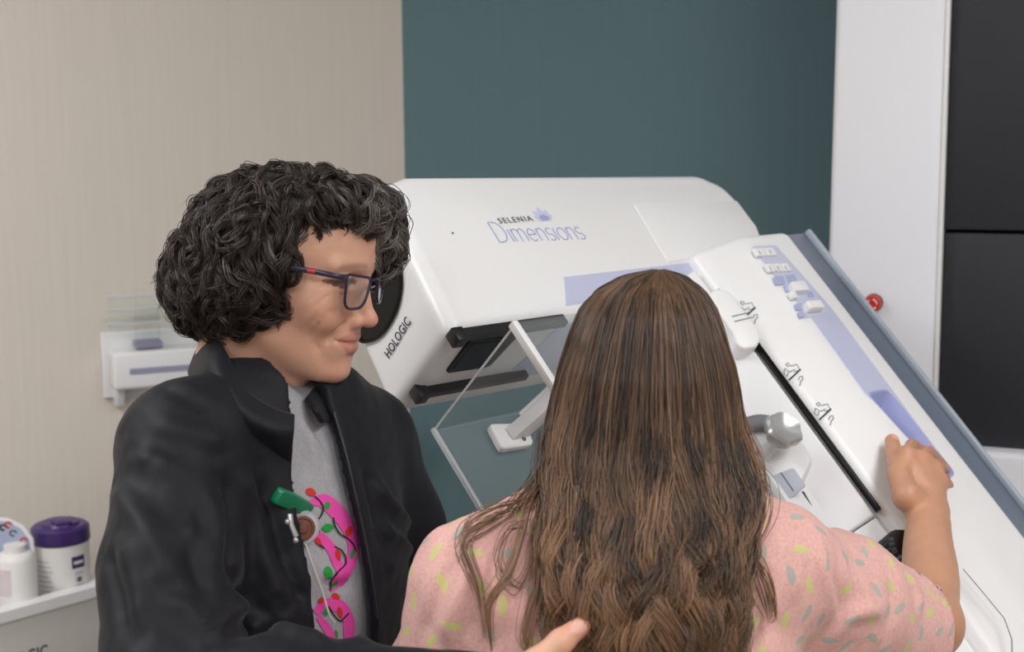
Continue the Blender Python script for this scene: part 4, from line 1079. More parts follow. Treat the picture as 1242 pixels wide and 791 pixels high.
for L in range(nl_):
    a0 = rgh.uniform(-.985, .985)
    rho0 = 1 - .26 * rgh.random() ** 1.6; yend = rgh.uniform(800, 960)
    ph, lam, amp = rgh.uniform(0, 6.28), rgh.uniform(110, 190), rgh.uniform(.004, .016)
    ph2 = rgh.uniform(0, 6.28); drift = rgh.normal() * .10; lt = np.clip(rgh.normal(.44, .33), 0, 1)  # lock tone, spread wide to paint in shadows and highlights among locks
    y0s = 326 + 40 * rgh.random() ** 2
    aa = a0 + rgh.normal(size=(per, 1)) * .050; rh = rho0 + rgh.normal(size=(per, 1)) * .014
    ys = y0s + 10 * rgh.random((per, 1)); ye = yend - np.abs(rgh.normal(size=(per, 1))) * 30
    yy = ys + (ye - ys) * tt_ ** 1.15
    low = smstep(yy, 440, 720); spread = 1 - .45 * smstep(yy, 540, 740)      # locks gather towards the ends
    a_ = np.clip(a0 + (aa - a0) * spread + drift * smstep(yy, 480, 800), -.995, .995)
    P = hair_point(a_, yy, np.repeat(rh, k, 1))
    w = amp * low; jt = rgh.uniform(-.5, .5, (per, 1))
    P = P + CR * (w * np.sin(2 * pi * yy / lam + ph + jt))[..., None] - np.array([0, 1., 0]) * (w * .8 * np.sin(2 * pi * yy / lam + ph2 + jt))[..., None]
    P = P + (rgh.normal(size=(per, 1, 3)) * .0016) * low[..., None] + CR * (.0014 * np.sin(yy / 37 + rgh.uniform(0, 6.28, (per, 1))))[..., None]
    Ps.append(P); lt = .30 + (lt - .30) * (.5 + .5 * smstep(yy, 380, 520))
    tint.append(np.clip(lt + rgh.normal(size=(per, 1)) * .14 + .40 * smstep(yy, 500, 800) - .14 + .16 * np.sin(yy / 60 + L) * low, 0, 1)); rads.append(rgh.uniform(.00024, .00044, per))
Ps = list(np.concatenate(Ps)); tint = list(np.concatenate(tint)); rads = list(np.concatenate(rads))
# flyaway and side locks over the shoulders
side = [([(664, 560), (650, 600), (622, 628), (590, 645), (566, 668), (574, 712), (592, 770)], 18), ([(668, 590), (648, 622), (640, 650), (618, 700), (600, 735), (604, 790)], 22), ([(662, 600), (640, 618), (600, 630), (572, 650), (562, 690)], 14),
        ([(672, 640), (655, 670), (648, 720), (640, 770), (650, 800)], 26), ([(905, 640), (905, 670), (918, 705), (930, 740), (934, 756)], 16), ([(900, 560), (922, 590), (920, 630), (900, 680), (896, 720)], 26), ([(884, 660), (912, 690), (926, 720), (934, 750)], 12),
        ([(655, 520), (648, 560), (650, 590), (640, 605)], 10), ([(890, 480), (906, 530), (918, 565), (926, 600)], 20), ([(680, 660), (668, 720), (690, 780), (700, 820)], 26), ([(642, 640), (618, 650), (606, 690), (622, 712), (640, 690), (644, 668)], 8)]
for px, cnt in side:
    base = []
    for (x, y) in px:
        h_, n_ = hitpx(GT, x, y); yh = np.interp(y, ky, kc_)
        q_ = atY(x, y, yh - .02)
        if h_ is not None: q_ = h_ + (n_ if n_ @ CF < 0 else -n_) * .010 if h_[1] < yh + .02 else q_
        base.append(q_)
    C_ = spline(base, k); lt = np.clip(rgh.normal(.5, .15), 0, 1)
    for s in range(cnt):
        o_ = rgh.normal(size=3) * [.0035, .002, .0035]; o2 = rgh.normal(size=3) * [.006, .002, .006]
        Ps.append(C_ + o_ * (1 - tt_)[:, None] + o2 * (np.sin(pi * tt_) * .7 + .15)[:, None]); tint.append(np.clip(lt + .2 * tt_ + rgh.normal() * .1, 0, 1)); rads.append(rgh.uniform(.0003, .0005))
Ps = np.array(Ps)
M_hairP = hair_mat('hair_brown', (34, 25, 20), (152, 116, 87))
strands('hair', Ps, np.array(rads), M_hairP, pat, np.array(tint), np.zeros(len(Ps)), 'long wavy brown hair falling down the back')
# hair mass beneath the strands
rows = np.array([328, 334, 342, 352, 372, 400, 440, 480, 520, 560, 590, 620, 660, 700, 750, 800, 860]); aa = np.linspace(-1, 1, 25)
v = []; n_ = 48
for y in rows:
    for q in range(n_):
        an_ = 2 * pi * q / n_; xl, xr = np.interp(y, ky, kl_), np.interp(y, ky, kr_); dep = np.interp(y, ky, kd_) * .80; yc = np.interp(y, ky, kc_)
        p = atY((xl + xr) / 2 + cos(an_) * (xr - xl) / 2 * .84, y, yc); p[1] = yc + sin(an_) * dep * (1 if sin(an_) < 0 else .3); v.append(p)
fc = []
for i in range(len(rows) - 1):
    for q in range(n_): fc.append((i * n_ + q, i * n_ + (q + 1) % n_, (i + 1) * n_ + (q + 1) % n_, (i + 1) * n_ + q))
fc.append(tuple(range(n_))); fc.append(tuple((len(rows) - 1) * n_ + q for q in range(n_)))
mobj('hair_mass', v, fc, mat('hair_under', (44, 30, 22), .6, noise=.3, nscale=60, stretch=(8, 8, .6)), pat, True)

# ================================================================== the technologist
tech = empty('person', (-.27, 1.52, 0), 'person with dark curly greying hair and glasses in a black zip jacket', 'person')
M_skinT = skin_mat('skin_technologist', (218, 170, 146), (208, 134, 116))
tyaw, tpit, trol = radians(-16), radians(10), radians(-1.5)
_f = np.array([cos(tyaw) * cos(tpit), sin(tyaw) * cos(tpit), -sin(tpit)]); _lf = np.array([-sin(tyaw), cos(tyaw), 0]); _up = np.cross(_f, _lf)
HT = Frame((-.2395, 1.528, 1.503), _f, cos(trol) * _lf + sin(trol) * _up)
def hpx(p): return proj(HT.arr(np.asarray(p, float)))
f = Field((-.13, -.10, -.24), (.13, .10, .13), .0018); head_field(f)
# smiling cheek
for s in (-1, 1): f.ell((.058, s * .037, -.040), (.020, .019, .016), k=.012)
hv, hq = f.mesh(1)
tin = hv.copy()
lip = np.zeros(len(hv)); drk = lip.copy(); wht = lip.copy(); red = lip.copy(); x, y, z = tin.T
lipc = np.interp(np.abs(y), [0, .008, .026], [-.0625, -.0615, -.0655]); lipb = np.interp(np.abs(y), [0, .010, .025], [-.0825, -.081, -.0685])
lip = smstep(lipc + .006 - z, -.001, .001) * smstep(z - lipb, -.001, .001) * (x > .066) * (np.abs(y) < .0265)
lip *= .5
ay = np.abs(y) - .0315
lid = .0010 - .0000 * ay
drk = np.exp(-((z - (.0018 - 9 * ay * ay)) / .0021) ** 2) * (np.abs(ay) < .0165) * (x > .055) * .95
a2 = np.abs(y) - .0335; inn = (z < .0042 - 12 * a2 * a2) & (z > -.0062 + 14 * a2 * a2) & (np.abs(a2) < .019) & (x > .048)
drk = np.maximum(drk, .82 * inn)
wht = .12 * smstep(.001 - 9 * ay * ay - z, 0, .001) * smstep(z + .0055 - 8 * ay * ay, 0, .001) * (np.abs(ay) < .013) * (x > .06) * .7
iris = (np.hypot(ay + np.where(y < 0, .002, -.002), (z + .0015) * 1.1) < .0048) * (x > .06)
drk = np.maximum(drk, iris * .85 * (wht > .2)); wht = wht * (1 - iris)
lash = np.exp(-((z - (.0046 - 12 * a2 * a2)) / .0016) ** 2) * (np.abs(a2) < .020) * (x > .046); drk = np.maximum(drk, .95 * lash)
brow = np.exp(-((z - (.0195 - 6 * (ay + .004) ** 2)) / .0032) ** 2) * smstep(.022 - np.abs(ay), 0, .006) * (x > .045) * .38
drk = np.maximum(drk, brow)
red = .45 * np.exp(-((x - .058) ** 2 + (np.abs(y) - .043) ** 2 + (z + .032) ** 2) / .02 ** 2) + .5 * np.exp(-((x - .105) ** 2 + y ** 2 + (z + .04) ** 2) / .016 ** 2) + .3 * np.exp(-((x - .07) ** 2 + y ** 2 + (z + .1) ** 2) / .02 ** 2)
hv = HT.arr(hv)
trh = bvh(hv, hq)
ff = [([(425, 392), (411, 398), (401, 408), (396, 421)], .0030, -.0026), ([(389, 388), (382, 402), (382, 416), (388, 428)], .0032, -.0026), ([(382, 384), (374, 398), (373, 414)], .0030, -.0018), ([(393, 384), (405, 378), (420, 380)], .004, -.0012),
      ([(398, 347), (384, 350), (374, 356)], .0018, -.0010), ([(398, 352), (384, 358), (376, 366)], .0018, -.0010), ([(397, 343), (384, 342), (374, 344)], .0018, -.0009), ([(400, 357), (388, 366), (382, 374)], .0018, -.0009), ([(404, 353), (412, 358), (424, 356)], .002, -.0010),
      ([(404, 408), (400, 412)], .0030, -.0018), ([(415, 433), (424, 433)], .004, -.001), ([(330, 440), (345, 455), (366, 464)], .006, -.0015), ([(318, 430), (322, 460), (330, 485)], .004, -.0014), ([(340, 458), (338, 475), (346, 490)], .004, -.0012)]
hv = folds(hv, hq, trh, [(p_, w_, 1.15 * a_) for p_, w_, a_ in ff])

# ---- trunk: jacket shell over a shirt
Sn = atY(222, 540, 1.40); Sf = atY(440, 535, 1.64)
Tm = (Sn + Sf) / 2; ty = unit(Sf - Sn); tfw = unit(np.cross(ty, [0, 0, 1.])); tz = np.cross(tfw, ty)
lean = radians(6); tz2 = unit(tz * cos(lean) + tfw * sin(lean) * .6); TT = Frame(Tm, tfw, ty)
TT.Z = tz2
thw = np.linalg.norm(Sf - Sn) / 2
TSEC = sections([.075, .055, .040, .01, -.05, -.12, -.22, -.34, -.48, -.62],
                [[-.005, -.01, -.01, -.005, .0, .008, .012, .008, .0, .0],
                 [.050, .066, .080, .098, .118, .132, .140, .138, .140, .148],
                 [.055, .075, .105, thw, thw + .022, thw + .030, thw + .025, thw + .02, thw + .02, .175]])
def jacket_torso(P):
    q = P - Tm; zz = q @ TT.Z; q2 = q - zz[..., None] * TT.Z; xx = q2 @ TT.X; yy = q2 @ TT.Y
    cx, a, b = TSEC(zz)
    r = (np.abs((xx - cx) / a) ** 2.2 + np.abs(yy / b) ** 2.2) ** (1 / 2.2)
    d = (r - 1) * np.minimum(a, b) * .9
    return np.maximum(np.maximum(d, -(zz + .62)), zz - .062)
lo_t = Tm + [-.32, -.32, -.68]; hi_t = Tm + [.34, .32, .16]
E_n = atY(205, 872, 1.20); W_n = atY(585, 850, 1.195)
E_f = atY(512, 735, 1.70); W_f = atY(600, 725, 1.72)
f0 = Field(lo_t, hi_t, .004); f0.put(jacket_torso, lo_t, hi_t, .01, pad=0)
f0.cone(Sn, Tm + TT.Z * .03 - TT.Y * .05, .060, .070, .04); f0.cone(Sf, Tm + TT.Z * .03 + TT.Y * .05, .060, .070, .04)
solid = f0.d.copy()
V0, Q0 = f0.mesh(1); t0 = bvh(V0, Q0)
def yz(px):
    out = []
    for p in px:
        h_, _n = hitpx(t0, *p)
        if h_ is not None: q = h_ - Tm; z_ = q @ TT.Z; out.append((z_, (q - z_ * TT.Z) @ TT.Y))
    out.sort(); return np.array(out)
near_e = yz([(352, 470), (354, 500), (356, 530), (357, 570), (362, 620), (372, 670), (382, 720), (384, 770), (380, 788)])
far_e = yz([(402, 490), (412, 520), (420, 555), (430, 600), (441, 650), (450, 700), (456, 750), (458, 788)])
def opening(P):
    q = P - Tm; zz = q @ TT.Z; q2 = q - zz[..., None] * TT.Z; xx = q2 @ TT.X; yy = q2 @ TT.Y
    a = np.interp(zz, near_e[:, 0], near_e[:, 1]); b = np.interp(zz, far_e[:, 0], far_e[:, 1])
    return np.maximum(np.maximum(a - yy, yy - b), -(xx - .02))
fj = Field(np.minimum(lo_t, E_n - .1), np.maximum(hi_t, W_n + .05) + [.06, .12, 0], .0035)
# resample the trunk into the larger grid as a shell
def torso_full(P):
    g = (P - f0.lo) / f0.h; n = np.array(f0.n); inside = ((g >= 0) & (g < n - 1.001)).all(-1); i = np.clip(np.floor(g).astype(int), 0, n - 2); fr_ = np.clip(g - i, 0, 1); r = 0
    for a in (0, 1):
        for b in (0, 1):
            for c in (0, 1):
                w = (fr_[..., 0] if a else 1 - fr_[..., 0]) * (fr_[..., 1] if b else 1 - fr_[..., 1]) * (fr_[..., 2] if c else 1 - fr_[..., 2]); r = r + w * solid[i[..., 0] + a, i[..., 1] + b, i[..., 2] + c]
    return np.where(inside, r, .2)
def shell(P):
    d = torso_full(P); return np.maximum(np.maximum(d, -(d + .010)), -opening(P))
fj.put(shell, lo_t, hi_t, .0, pad=0)
def keep_out(F): pass
sl_n = [Sn, Sn + (E_n - Sn) * .5 + [-.006, 0, 0], E_n]; fj.chain(sl_n, [.063, .064, .063], .022)
fj.chain([E_n, E_n + (W_n - E_n) * .35 + [0, 0, .006], W_n], [.063, .060, .042], .02)
fj.chain([Sf, Sf + (E_f - Sf) * .5, E_f, W_f], [.060, .060, .056, .044], .02)
# the neck hole
nkb = HT.arr(np.array([[-.05, 0, -.20]]))[0]; nkt = HT.arr(np.array([[-.03, 0, -.06]]))[0]
fj.cone(nkb - [0, 0, .04], nkt, .066, .074, .006, 's')
V, Q = fj.mesh(2); tr = bvh(V, Q)
jf = [([(172, 512), (228, 526), (288, 548)], .012, .005), ([(160, 545), (223, 585), (266, 635)], .013, .007), ([(140, 588), (186, 655), (214, 725)], .013, .007), ([(248, 768), (288, 738), (334, 726)], .010, .009), ([(255, 788), (307, 758), (360, 746)], .010, .008),
      ([(196, 716), (240, 758), (262, 785)], .012, .007), ([(288, 560), (310, 622), (322, 677), (347, 738)], .011, .006), ([(316, 573), (345, 677), (372, 746)], .010, -.006), ([(150, 640), (165, 700), (170, 780)], .014, .006), ([(300, 770), (350, 768), (410, 780)], .010, .008), ([(345, 740), (395, 750), (440, 785)], .012, .007),
      ([(270, 560), (285, 620), (285, 690), (300, 735)], .012, -.008), ([(452, 580), (480, 620), (500, 640)], .010, .006), ([(462, 640), (490, 662), (520, 670)], .009, .006), ([(465, 690), (495, 700), (525, 690)], .009, .006), ([(440, 560), (452, 600), (462, 650)], .009, -.006),
      ([(200, 560), (240, 610), (255, 660)], .011, -.006), ([(185, 470), (225, 480), (262, 505)], .010, -.004), ([(232, 640), (238, 690), (262, 730)], .012, -.006), ([(130, 660), (150, 740), (150, 785)], .010, -.005)]
V = folds(V, Q, tr, [(p_, w_, 1.3 * a_) for p_, w_, a_ in jf])
N_ = vnormals(V, Q); V = V + N_ * (.0010 * vnoise(V * [30, 30, 12]) + .0008 * vnoise(V * 70 + 3))[:, None]
M_jacket = mat('jacket_black', (14, 16, 24), .62, spec=.3, noise=.12, nscale=700, bump=.1, bscale=1200, sheen=.06)
jacket = mobj('jacket', V, Q, M_jacket, tech, True); jacket['label'] = 'black zip-up jacket worn open'
JT = bvh(V, Q)
# shirt
fs = Field(lo_t, hi_t, .0045)
def shirtf(P):
    d = torso_full(P) + .020
    return d
fs.put(shirtf, lo_t, hi_t, .0, pad=0); fs.cone(HT.P(-.012, 0, -.180), HT.P(-.035, 0, -.27), .050, .085, .03); fs.cone(nkb - [0, 0, .02], nkb + (nkt - nkb) * .16, .085, .062, .03)
fs.cone(nkb + (nkt - nkb) * .22, nkt, .046, .060, .004, 's')
V, Q = fs.mesh(2); tr = bvh(V, Q)
V = folds(V, Q, tr, [([(362, 500), (375, 540), (385, 580)], .008, .004), ([(388, 700), (410, 712), (430, 705)], .007, -.006), ([(385, 690), (405, 698), (425, 690)], .006, .004), ([(370, 520), (392, 560), (405, 590)], .008, .004)])
M_shirt = mat('shirt_grey', (168, 168, 174), .9, spec=.15, noise=.28, nscale=600, bump=.2, bscale=900, stretch=(1, 1, .35))
shirt = mobj('shirt', V, Q, M_shirt, tech, True); shirt['label'] = 'heather grey shirt printed with pink shapes and bulbs'
ST = bvh(V, Q)
def surf(tree, x, y, off):
    h_, n_ = hitpx(tree, x, y)
    if h_ is None: return atY(x, y, 1.45)
    n_ = n_ if n_ @ CF < 0 else -n_
    return h_ + n_ * off
def decal_strip(name, pts, w, m, off=.0012, closed=False):
    """flat print on the shirt following a pixel line; w = half widths in pixels"""
    C_ = spline(np.array(pts, float), max(8, 5 * len(pts))); n = len(C_); ws = np.interp(np.linspace(0, 1, n), np.linspace(0, 1, len(w)), w); v = []; fc = []; m_ = 5
    for i in range(n):
        t = C_[min(i + 1, n - 1)] - C_[max(i - 1, 0)]; t = t / max(np.linalg.norm(t), 1e-6); nn = np.array([-t[1], t[0]])
        for j in range(m_): q = C_[i] + nn * ws[i] * (2 * j / (m_ - 1) - 1); v.append(surf(ST, q[0], q[1], off))
    for i in range(n - 1):
        for j in range(m_ - 1): fc.append((i * m_ + j, i * m_ + j + 1, (i + 1) * m_ + j + 1, (i + 1) * m_ + j))
    return mobj(name, v, fc, m, shirt, True)
def zc4(L): return [(310 + a / 3.42, 560 + b / 3.42) for a, b in L]
M_pink = mat('print_pink', (232, 76, 172), .8, noise=.05); M_pr = mat('print_red', (206, 46, 40), .8, noise=.05); M_pg = mat('print_green', (36, 150, 62), .8, noise=.05); M_pk = mat('print_black', (28, 26, 30), .8, noise=.05)
decal_strip('pink_print', zc4([(225, 170), (280, 165), (340, 215), (385, 285), (402, 360), (385, 430), (345, 490), (305, 535)]), [3, 9, 9.5, 8, 6, 7, 8, 3], M_pink)
decal_strip('pink_print', zc4([(215, 310), (265, 315), (310, 360), (335, 420), (350, 470)]), [4, 6, 6, 6, 3], M_pink, .0013)
decal_strip('pink_print', zc4([(245, 625), (290, 595), (345, 600), (380, 650), (385, 700), (382, 750)]), [4, 8, 8, 7, 7, 6], M_pink)
decal_strip('pink_print', zc4([(255, 640), (285, 680), (310, 720), (325, 760)]), [3, 5, 5, 4], M_pink, .0013)
for (zx, zy, rx, ry, ang, m_) in ((226, 128, 22, 16, 30, M_pr), (292, 184, 17, 13, -60, M_pg), (296, 275, 24, 17, -10, M_pg), (382, 290, 21, 14, -60, M_pr), (338, 388, 24, 12, 80, M_pr), (298, 460, 24, 16, 70, M_pg), (397, 384, 20, 9, -70, M_pg), (256, 332, 18, 11, 60, M_pr), (320, 512, 26, 9, -50, M_pg), (328, 560, 18, 12, 20, M_pr), (292, 618, 20, 13, -70, M_pg), (345, 625, 22, 11, 80, M_pr), (330, 715, 18, 7, 80, M_pg), (253, 288, 12, 8, 20, M_pg), (270, 574, 16, 11, -30, M_pr)):
    a = radians(ang); d = np.array([cos(a), sin(a)]); c = np.array([zx, zy]); decal_strip('bulb_print', zc4([c - d * rx, c - d * rx * .5, c, c + d * rx * .55, c + d * rx]), [w * ry / 3.42 for w in (.35, .9, 1, .75, .35)], m_, .0017)
for L in ([(240, 145), (262, 165), (275, 190), (272, 215), (258, 238)], [(318, 232), (322, 262), (345, 300), (375, 318), (400, 345), (410, 372)], [(322, 352), (352, 370), (368, 400), (366, 432), (335, 462), (312, 488), (304, 535)], [(298, 600), (320, 636), (345, 660), (365, 645), (380, 628)], [(258, 345), (272, 356), (280, 362)]):
    decal_strip('wire_print', zc4(L), [.9, .9], M_pk, .0020)

# jacket edges: zip tape along both fronts
M_zip = mat('zip_dark', (44, 44, 52), .4, metal=.4, noise=.2, nscale=400)
for nm, pxs in (('zipper', [(405, 500), (414, 530), (421, 556), (431, 600), (442, 650), (451, 700), (457, 750), (459, 800)]),):
    pts = []
    for (x, y) in pxs:
        h_ = None
        for dx in ((-3, -6, -10, -15) if pxs[0][0] < 380 else (3, 6, 10, 15)):
            h2, n2 = hitpx(JT, x + dx, y)
            if h2 is not None and abs(h2[1] - 1.45) < .2: h_ = h2; break
        if h_ is not None: pts.append(onplane(x, y, h_, CF) - CF * .002)
    bm = bmesh.new(); tube(bm, spline(pts, 40),   .0018, 8); bmobj(nm, bm, M_zip, jacket)
# collar: lofted sheets, near flap and far flap
def sheet(name, rows, m, parent, thick=.006, nu=26, nv=9):
    R = [spline([atY(*p) for p in r], nu) for r in rows]; v = []
    for i in range(nu): v += list(spline([r[i] for r in R], nv))
    V_ = np.array(v); fc = [(i * nv + j, i * nv + j + 1, (i + 1) * nv + j + 1, (i + 1) * nv + j) for i in range(nu - 1) for j in range(nv - 1)]
    bm = bmesh.new(); vs = [bm.verts.new(p) for p in V_]; [bm.faces.new([vs[k_] for k_ in q]) for q in fc]
    bmesh.ops.recalc_face_normals(bm, faces=bm.faces); bmesh.ops.solidify(bm, geom=bm.faces[:], thickness=thick)
    bmesh.ops.subdivide_edges(bm, edges=bm.edges[:], cuts=1, use_grid_fill=True, smooth=0)
    bmesh.ops.smooth_vert(bm, verts=bm.verts[:], factor=.5, use_axis_x=True, use_axis_y=True, use_axis_z=True)
    return bmobj(name, bm, m, parent, auto=0)
sheet('collar', [[(300, 414, 1.62), (252, 405, 1.57), (266, 412, 1.475), (288, 450, 1.435), (306, 477, 1.415), (334, 494, 1.405), (358, 502, 1.41)],
                 [(290, 428, 1.64), (240, 422, 1.58), (249, 437, 1.455), (272, 474, 1.405), (300, 505, 1.385), (332, 522, 1.38), (357, 526, 1.39)],
                 [(280, 455, 1.65), (230, 448, 1.58), (234, 468, 1.47), (256, 510, 1.42), (292, 540, 1.405), (326, 556, 1.402), (353, 562, 1.405)]], M_jacket, jacket)
sheet('collar', [[(372, 480, 1.475), (384, 468, 1.52), (398, 468, 1.57), (410, 480, 1.62)], [(384, 496, 1.455), (396, 486, 1.51), (408, 490, 1.565), (418, 500, 1.62)], [(394, 512, 1.46), (408, 508, 1.51), (418, 512, 1.565), (426, 522, 1.625)]], M_jacket, jacket)

# ---- body mesh: head + trunk + hands
ft = Field(Tm + [-.34, -.40, -Tm[2] + .05], Tm + [.36, .34, .14], .008)
ft.put(lambda P: jacket_torso(P) + .035, lo_t, hi_t, .02, pad=0)
ft.cone(nkb + (nkt - nkb) * .3, Tm - TT.X * .03 - TT.Z * .03, .046, .05, .01); ft.cone(Sn, E_n, .045, .04, .02); ft.cone(E_n, W_n, .04, .028, .02); ft.cone(Sf, E_f, .044, .04, .02); ft.cone(E_f, W_f, .038, .028, .02)
hipc = Tm - TT.Z * .55
for s in (-1, 1):
    h0 = hipc + TT.Y * s * .09; ft.chain([h0, [h0[0], h0[1], .48], [h0[0] - .01, h0[1], .09]], [.09, .055, .04], .02)
bv, bq = ft.mesh(1)
fh = Field(atY(560, 900, 1.18) - [.02, .08, .10], atY(860, 740, 1.2) + [.02, .12, .05], .0018)
TP = [atY(628, 832, 1.180), atY(650, 806, 1.182), atY(680, 779, 1.188), atY(705, 759, 1.196)]
FG = []
for j, (y, sh) in enumerate(((842, 0), (862, 6), (882, 2), (900, -10))):
    FG.append(([atY(672 + sh, y, 1.176), atY(725 + sh, y - 4, 1.172), atY(762 + sh, y - 2, 1.180), atY(788 + sh, y, 1.190)], [.0100, .0092, .0084, .0074]))
hand(fh, W_n + [.01, 0, .004], .012, FG, (TP, [.0155, .0128, .0112, .0088]), .026)
fh.cone(W_n - [.06, 0, 0], W_n, .027, .025, .01)
wv, wq = fh.mesh(1); wn = vnormals(wv, wq)
nl = TP[3] + np.array([-.002, -.0085, .003]); axn = unit(TP[3] - TP[2])
dn = wv - nl; al2 = dn @ axn; pe = np.linalg.norm(dn - al2[:, None] * axn, axis=1); nail = smstep(np.hypot(al2 / .0085, pe / .0062), 1.08, .92)
V = np.vstack([hv, bv, wv]); Q = np.vstack([hq, bq + len(hv), wq + len(hv) + len(bv)])
tb = mobj('body', V, Q, M_skinT, tech, True); ext = len(V) - len(hv); zz = np.zeros(ext)
attr(tb, 'lip', np.r_[lip, zz]); attr(tb, 'dark', np.r_[drk, zz]); attr(tb, 'white', np.r_[wht, zz])
rw = np.zeros(len(wv)); rw = .6 * np.exp(-(np.linalg.norm(wv - TP[3], axis=1) / .02) ** 2)
attr(tb, 'red', np.r_[red, np.zeros(len(bv)), rw]); attr(tb, 'nail', np.r_[np.zeros(len(hv) + len(bv)), nail])
# trousers and shoes
fp = Field(np.array([hipc[0] - .25, hipc[1] - .25, .06]), hipc + [.25, .25, .12], .008)
fp.cone(hipc - TT.Y * .06, hipc + TT.Y * .05, .125, .125, .03)
for s in (-1, 1):
    h0 = hipc + TT.Y * s * .09; fp.chain([h0, [h0[0], h0[1], .48], [h0[0] - .01, h0[1], .085]], [.105, .075, .07], .03)
V, Q = fp.mesh(1); mobj('trousers', V, Q, mat('trousers_dark', (34, 35, 42), .8, noise=.1, nscale=300), tech, True)
for s in (-1, 1):
    h0 = hipc + TT.Y * s * .09; fq = Field(np.array([h0[0] - .16, h0[1] - .22, .0]), np.array([h0[0] + .28, h0[1] + .16, .14]), .006); b0 = np.array([h0[0], h0[1], .052]); fq.chain([b0, b0 + tfw * .10 - [0, 0, .008], b0 + tfw * .17 - [0, 0, .014]], [.046, .044, .036], .02)
    fq.put(lambda P: P[..., 2] - .004, fq.lo, fq.lo + fq.h * fq.n, .0, 's', pad=0)
    V, Q = fq.mesh(1); mobj('shoe', V, Q, M_black, tech, True)

# ---- curly hair
fv = Field((-.19, -.15, -.15), (.17, .15, .17), .004)
fv.ell((-.024, 0, .022), (.090, .098, .085), k=.02)
fv.ell((-.062, 0, -.030), (.074, .094, .062), k=.03)
for s in (-1, 1): fv.ell((-.018, s * .058, -.008), (.052, .040, .058), k=.02)
fv.ell((.022, 0, .076), (.062, .074, .032), k=.02)
FACE = np.array([(.096, .068), (.080, .054), (.062, .028), (.042, .006), (.028, -.020), (.032, -.042), (.016, -.058), (-.012, -.068), (-.05, -.084), (-.085, -.104), (-.09, -.3), (.3, -.3), (.3, .066)])
def polysd(X, Z, poly):
    d = np.full(X.shape, 1e9); ins = np.zeros(X.shape, bool); n = len(poly)
    for i in range(n):
        a, b = poly[i], poly[(i + 1) % n]; e = b - a; wx, wz = X - a[0], Z - a[1]; t = np.clip((wx * e[0] + wz * e[1]) / (e @ e), 0, 1)
        d = np.minimum(d, (wx - t * e[0]) ** 2 + (wz - t * e[1]) ** 2)
        c = ((a[1] > Z) != (b[1] > Z)) & (X < (b[0] - a[0]) * (Z - a[1]) / (b[1] - a[1] + 1e-12) + a[0]); ins ^= c
    d = np.sqrt(d); return np.where(ins, -d, d)
fv.put(lambda P: polysd(P[..., 0], P[..., 2], FACE), fv.lo, fv.lo + fv.h * fv.n, .012, 's', pad=0)
fv.ell((.070, .040, .040), (.034, .032, .046), k=.015)
fv.ell((.062, .005, .080), (.034, .060, .022), k=.02)
hvv, hvq = fv.mesh(1)
hn = vnormals(hvv, hvq)
inner = hvv - hn * .006
mobj('hair_mass', HT.arr(inner), hvq, mat('hair_under_dark', (30, 25, 23), .7, noise=.4, nscale=90), tech, True)
tH = bvh(hvv, hvq)
rg3 = np.random.default_rng(5)
nL = 1050
area_pick = rg3.choice(len(hvv), nL * 2, replace=False); area_pick = area_pick[~((hn[area_pick, 0] > .55) & (hvv[area_pick, 2] < .05) & (hvv[area_pick, 1] < .03))][:nL]; nL = len(area_pick)
P0 = hvv[area_pick].copy(); crown = np.array([-.02, 0, .14])
D0 = (P0 - crown) * [1, 1, .4] + rg3.normal(size=P0.shape) * .035
front = P0[:, 0] > .03
D0[front] += np.array([.06, .05, -.02])
D0 /= np.linalg.norm(D0, axis=1)[:, None]
k = 26; lift = rg3.uniform(-.008, .003, nL)
Gd = grow_on(tH, P0, D0, .0036, k, lift, np.array([0, 0, -.10]), .16)
tg = np.gradient(Gd, axis=1); tg /= np.linalg.norm(tg, axis=2)[..., None] + 1e-9
gn = np.zeros_like(Gd)
cc_ = Gd - np.array([-.03, 0, .0]); gn = cc_ / np.linalg.norm(cc_, axis=2)[..., None]; gn -= (gn * tg).sum(2)[..., None] * tg; gn /= np.linalg.norm(gn, axis=2)[..., None] + 1e-9
gb = np.cross(tg, gn)
per = 18; sarc = np.arange(k) * .0036; Ps = []; tint = []; grey = []; rads = []
for i in range(nL):
    lam = rg3.uniform(.040, .085); Rr_ = rg3.uniform(.0035, .0095); ph = rg3.uniform(0, 6.28); sgn = rg3.choice([-1, 1])
    jj = rg3.normal(size=(per, 1)); phi = ph + sgn * 2 * pi * sarc[None] / lam + .30 * jj
    ramp = np.minimum(1, np.linspace(.3, 1.6, k))[None]
    off = (Rr_ * (1 + .22 * rg3.normal(size=(per, 1)))) * ramp
    P = Gd[i][None] + gn[i][None] * (off * np.cos(phi))[..., None] + gb[i][None] * (off * np.sin(phi))[..., None] + rg3.normal(size=(per, 1, 3)) * .0013
    Ps.append(P); fr_ = smstep(P0[i, 0], -.01, .09) * smstep(P0[i, 2], -.03, .06)
    g0 = np.clip(rg3.normal(.02 + .42 * fr_, .14), 0, .85) if rg3.random() < .10 + .6 * fr_ else .0
    tint.append(np.clip(rg3.normal(.35, .22, per), 0, 1)); grey.append(np.clip(g0 + rg3.normal(size=per) * .12 * (g0 > .03), 0, .9)); rads.append(rg3.uniform(.00028, .00048, per))
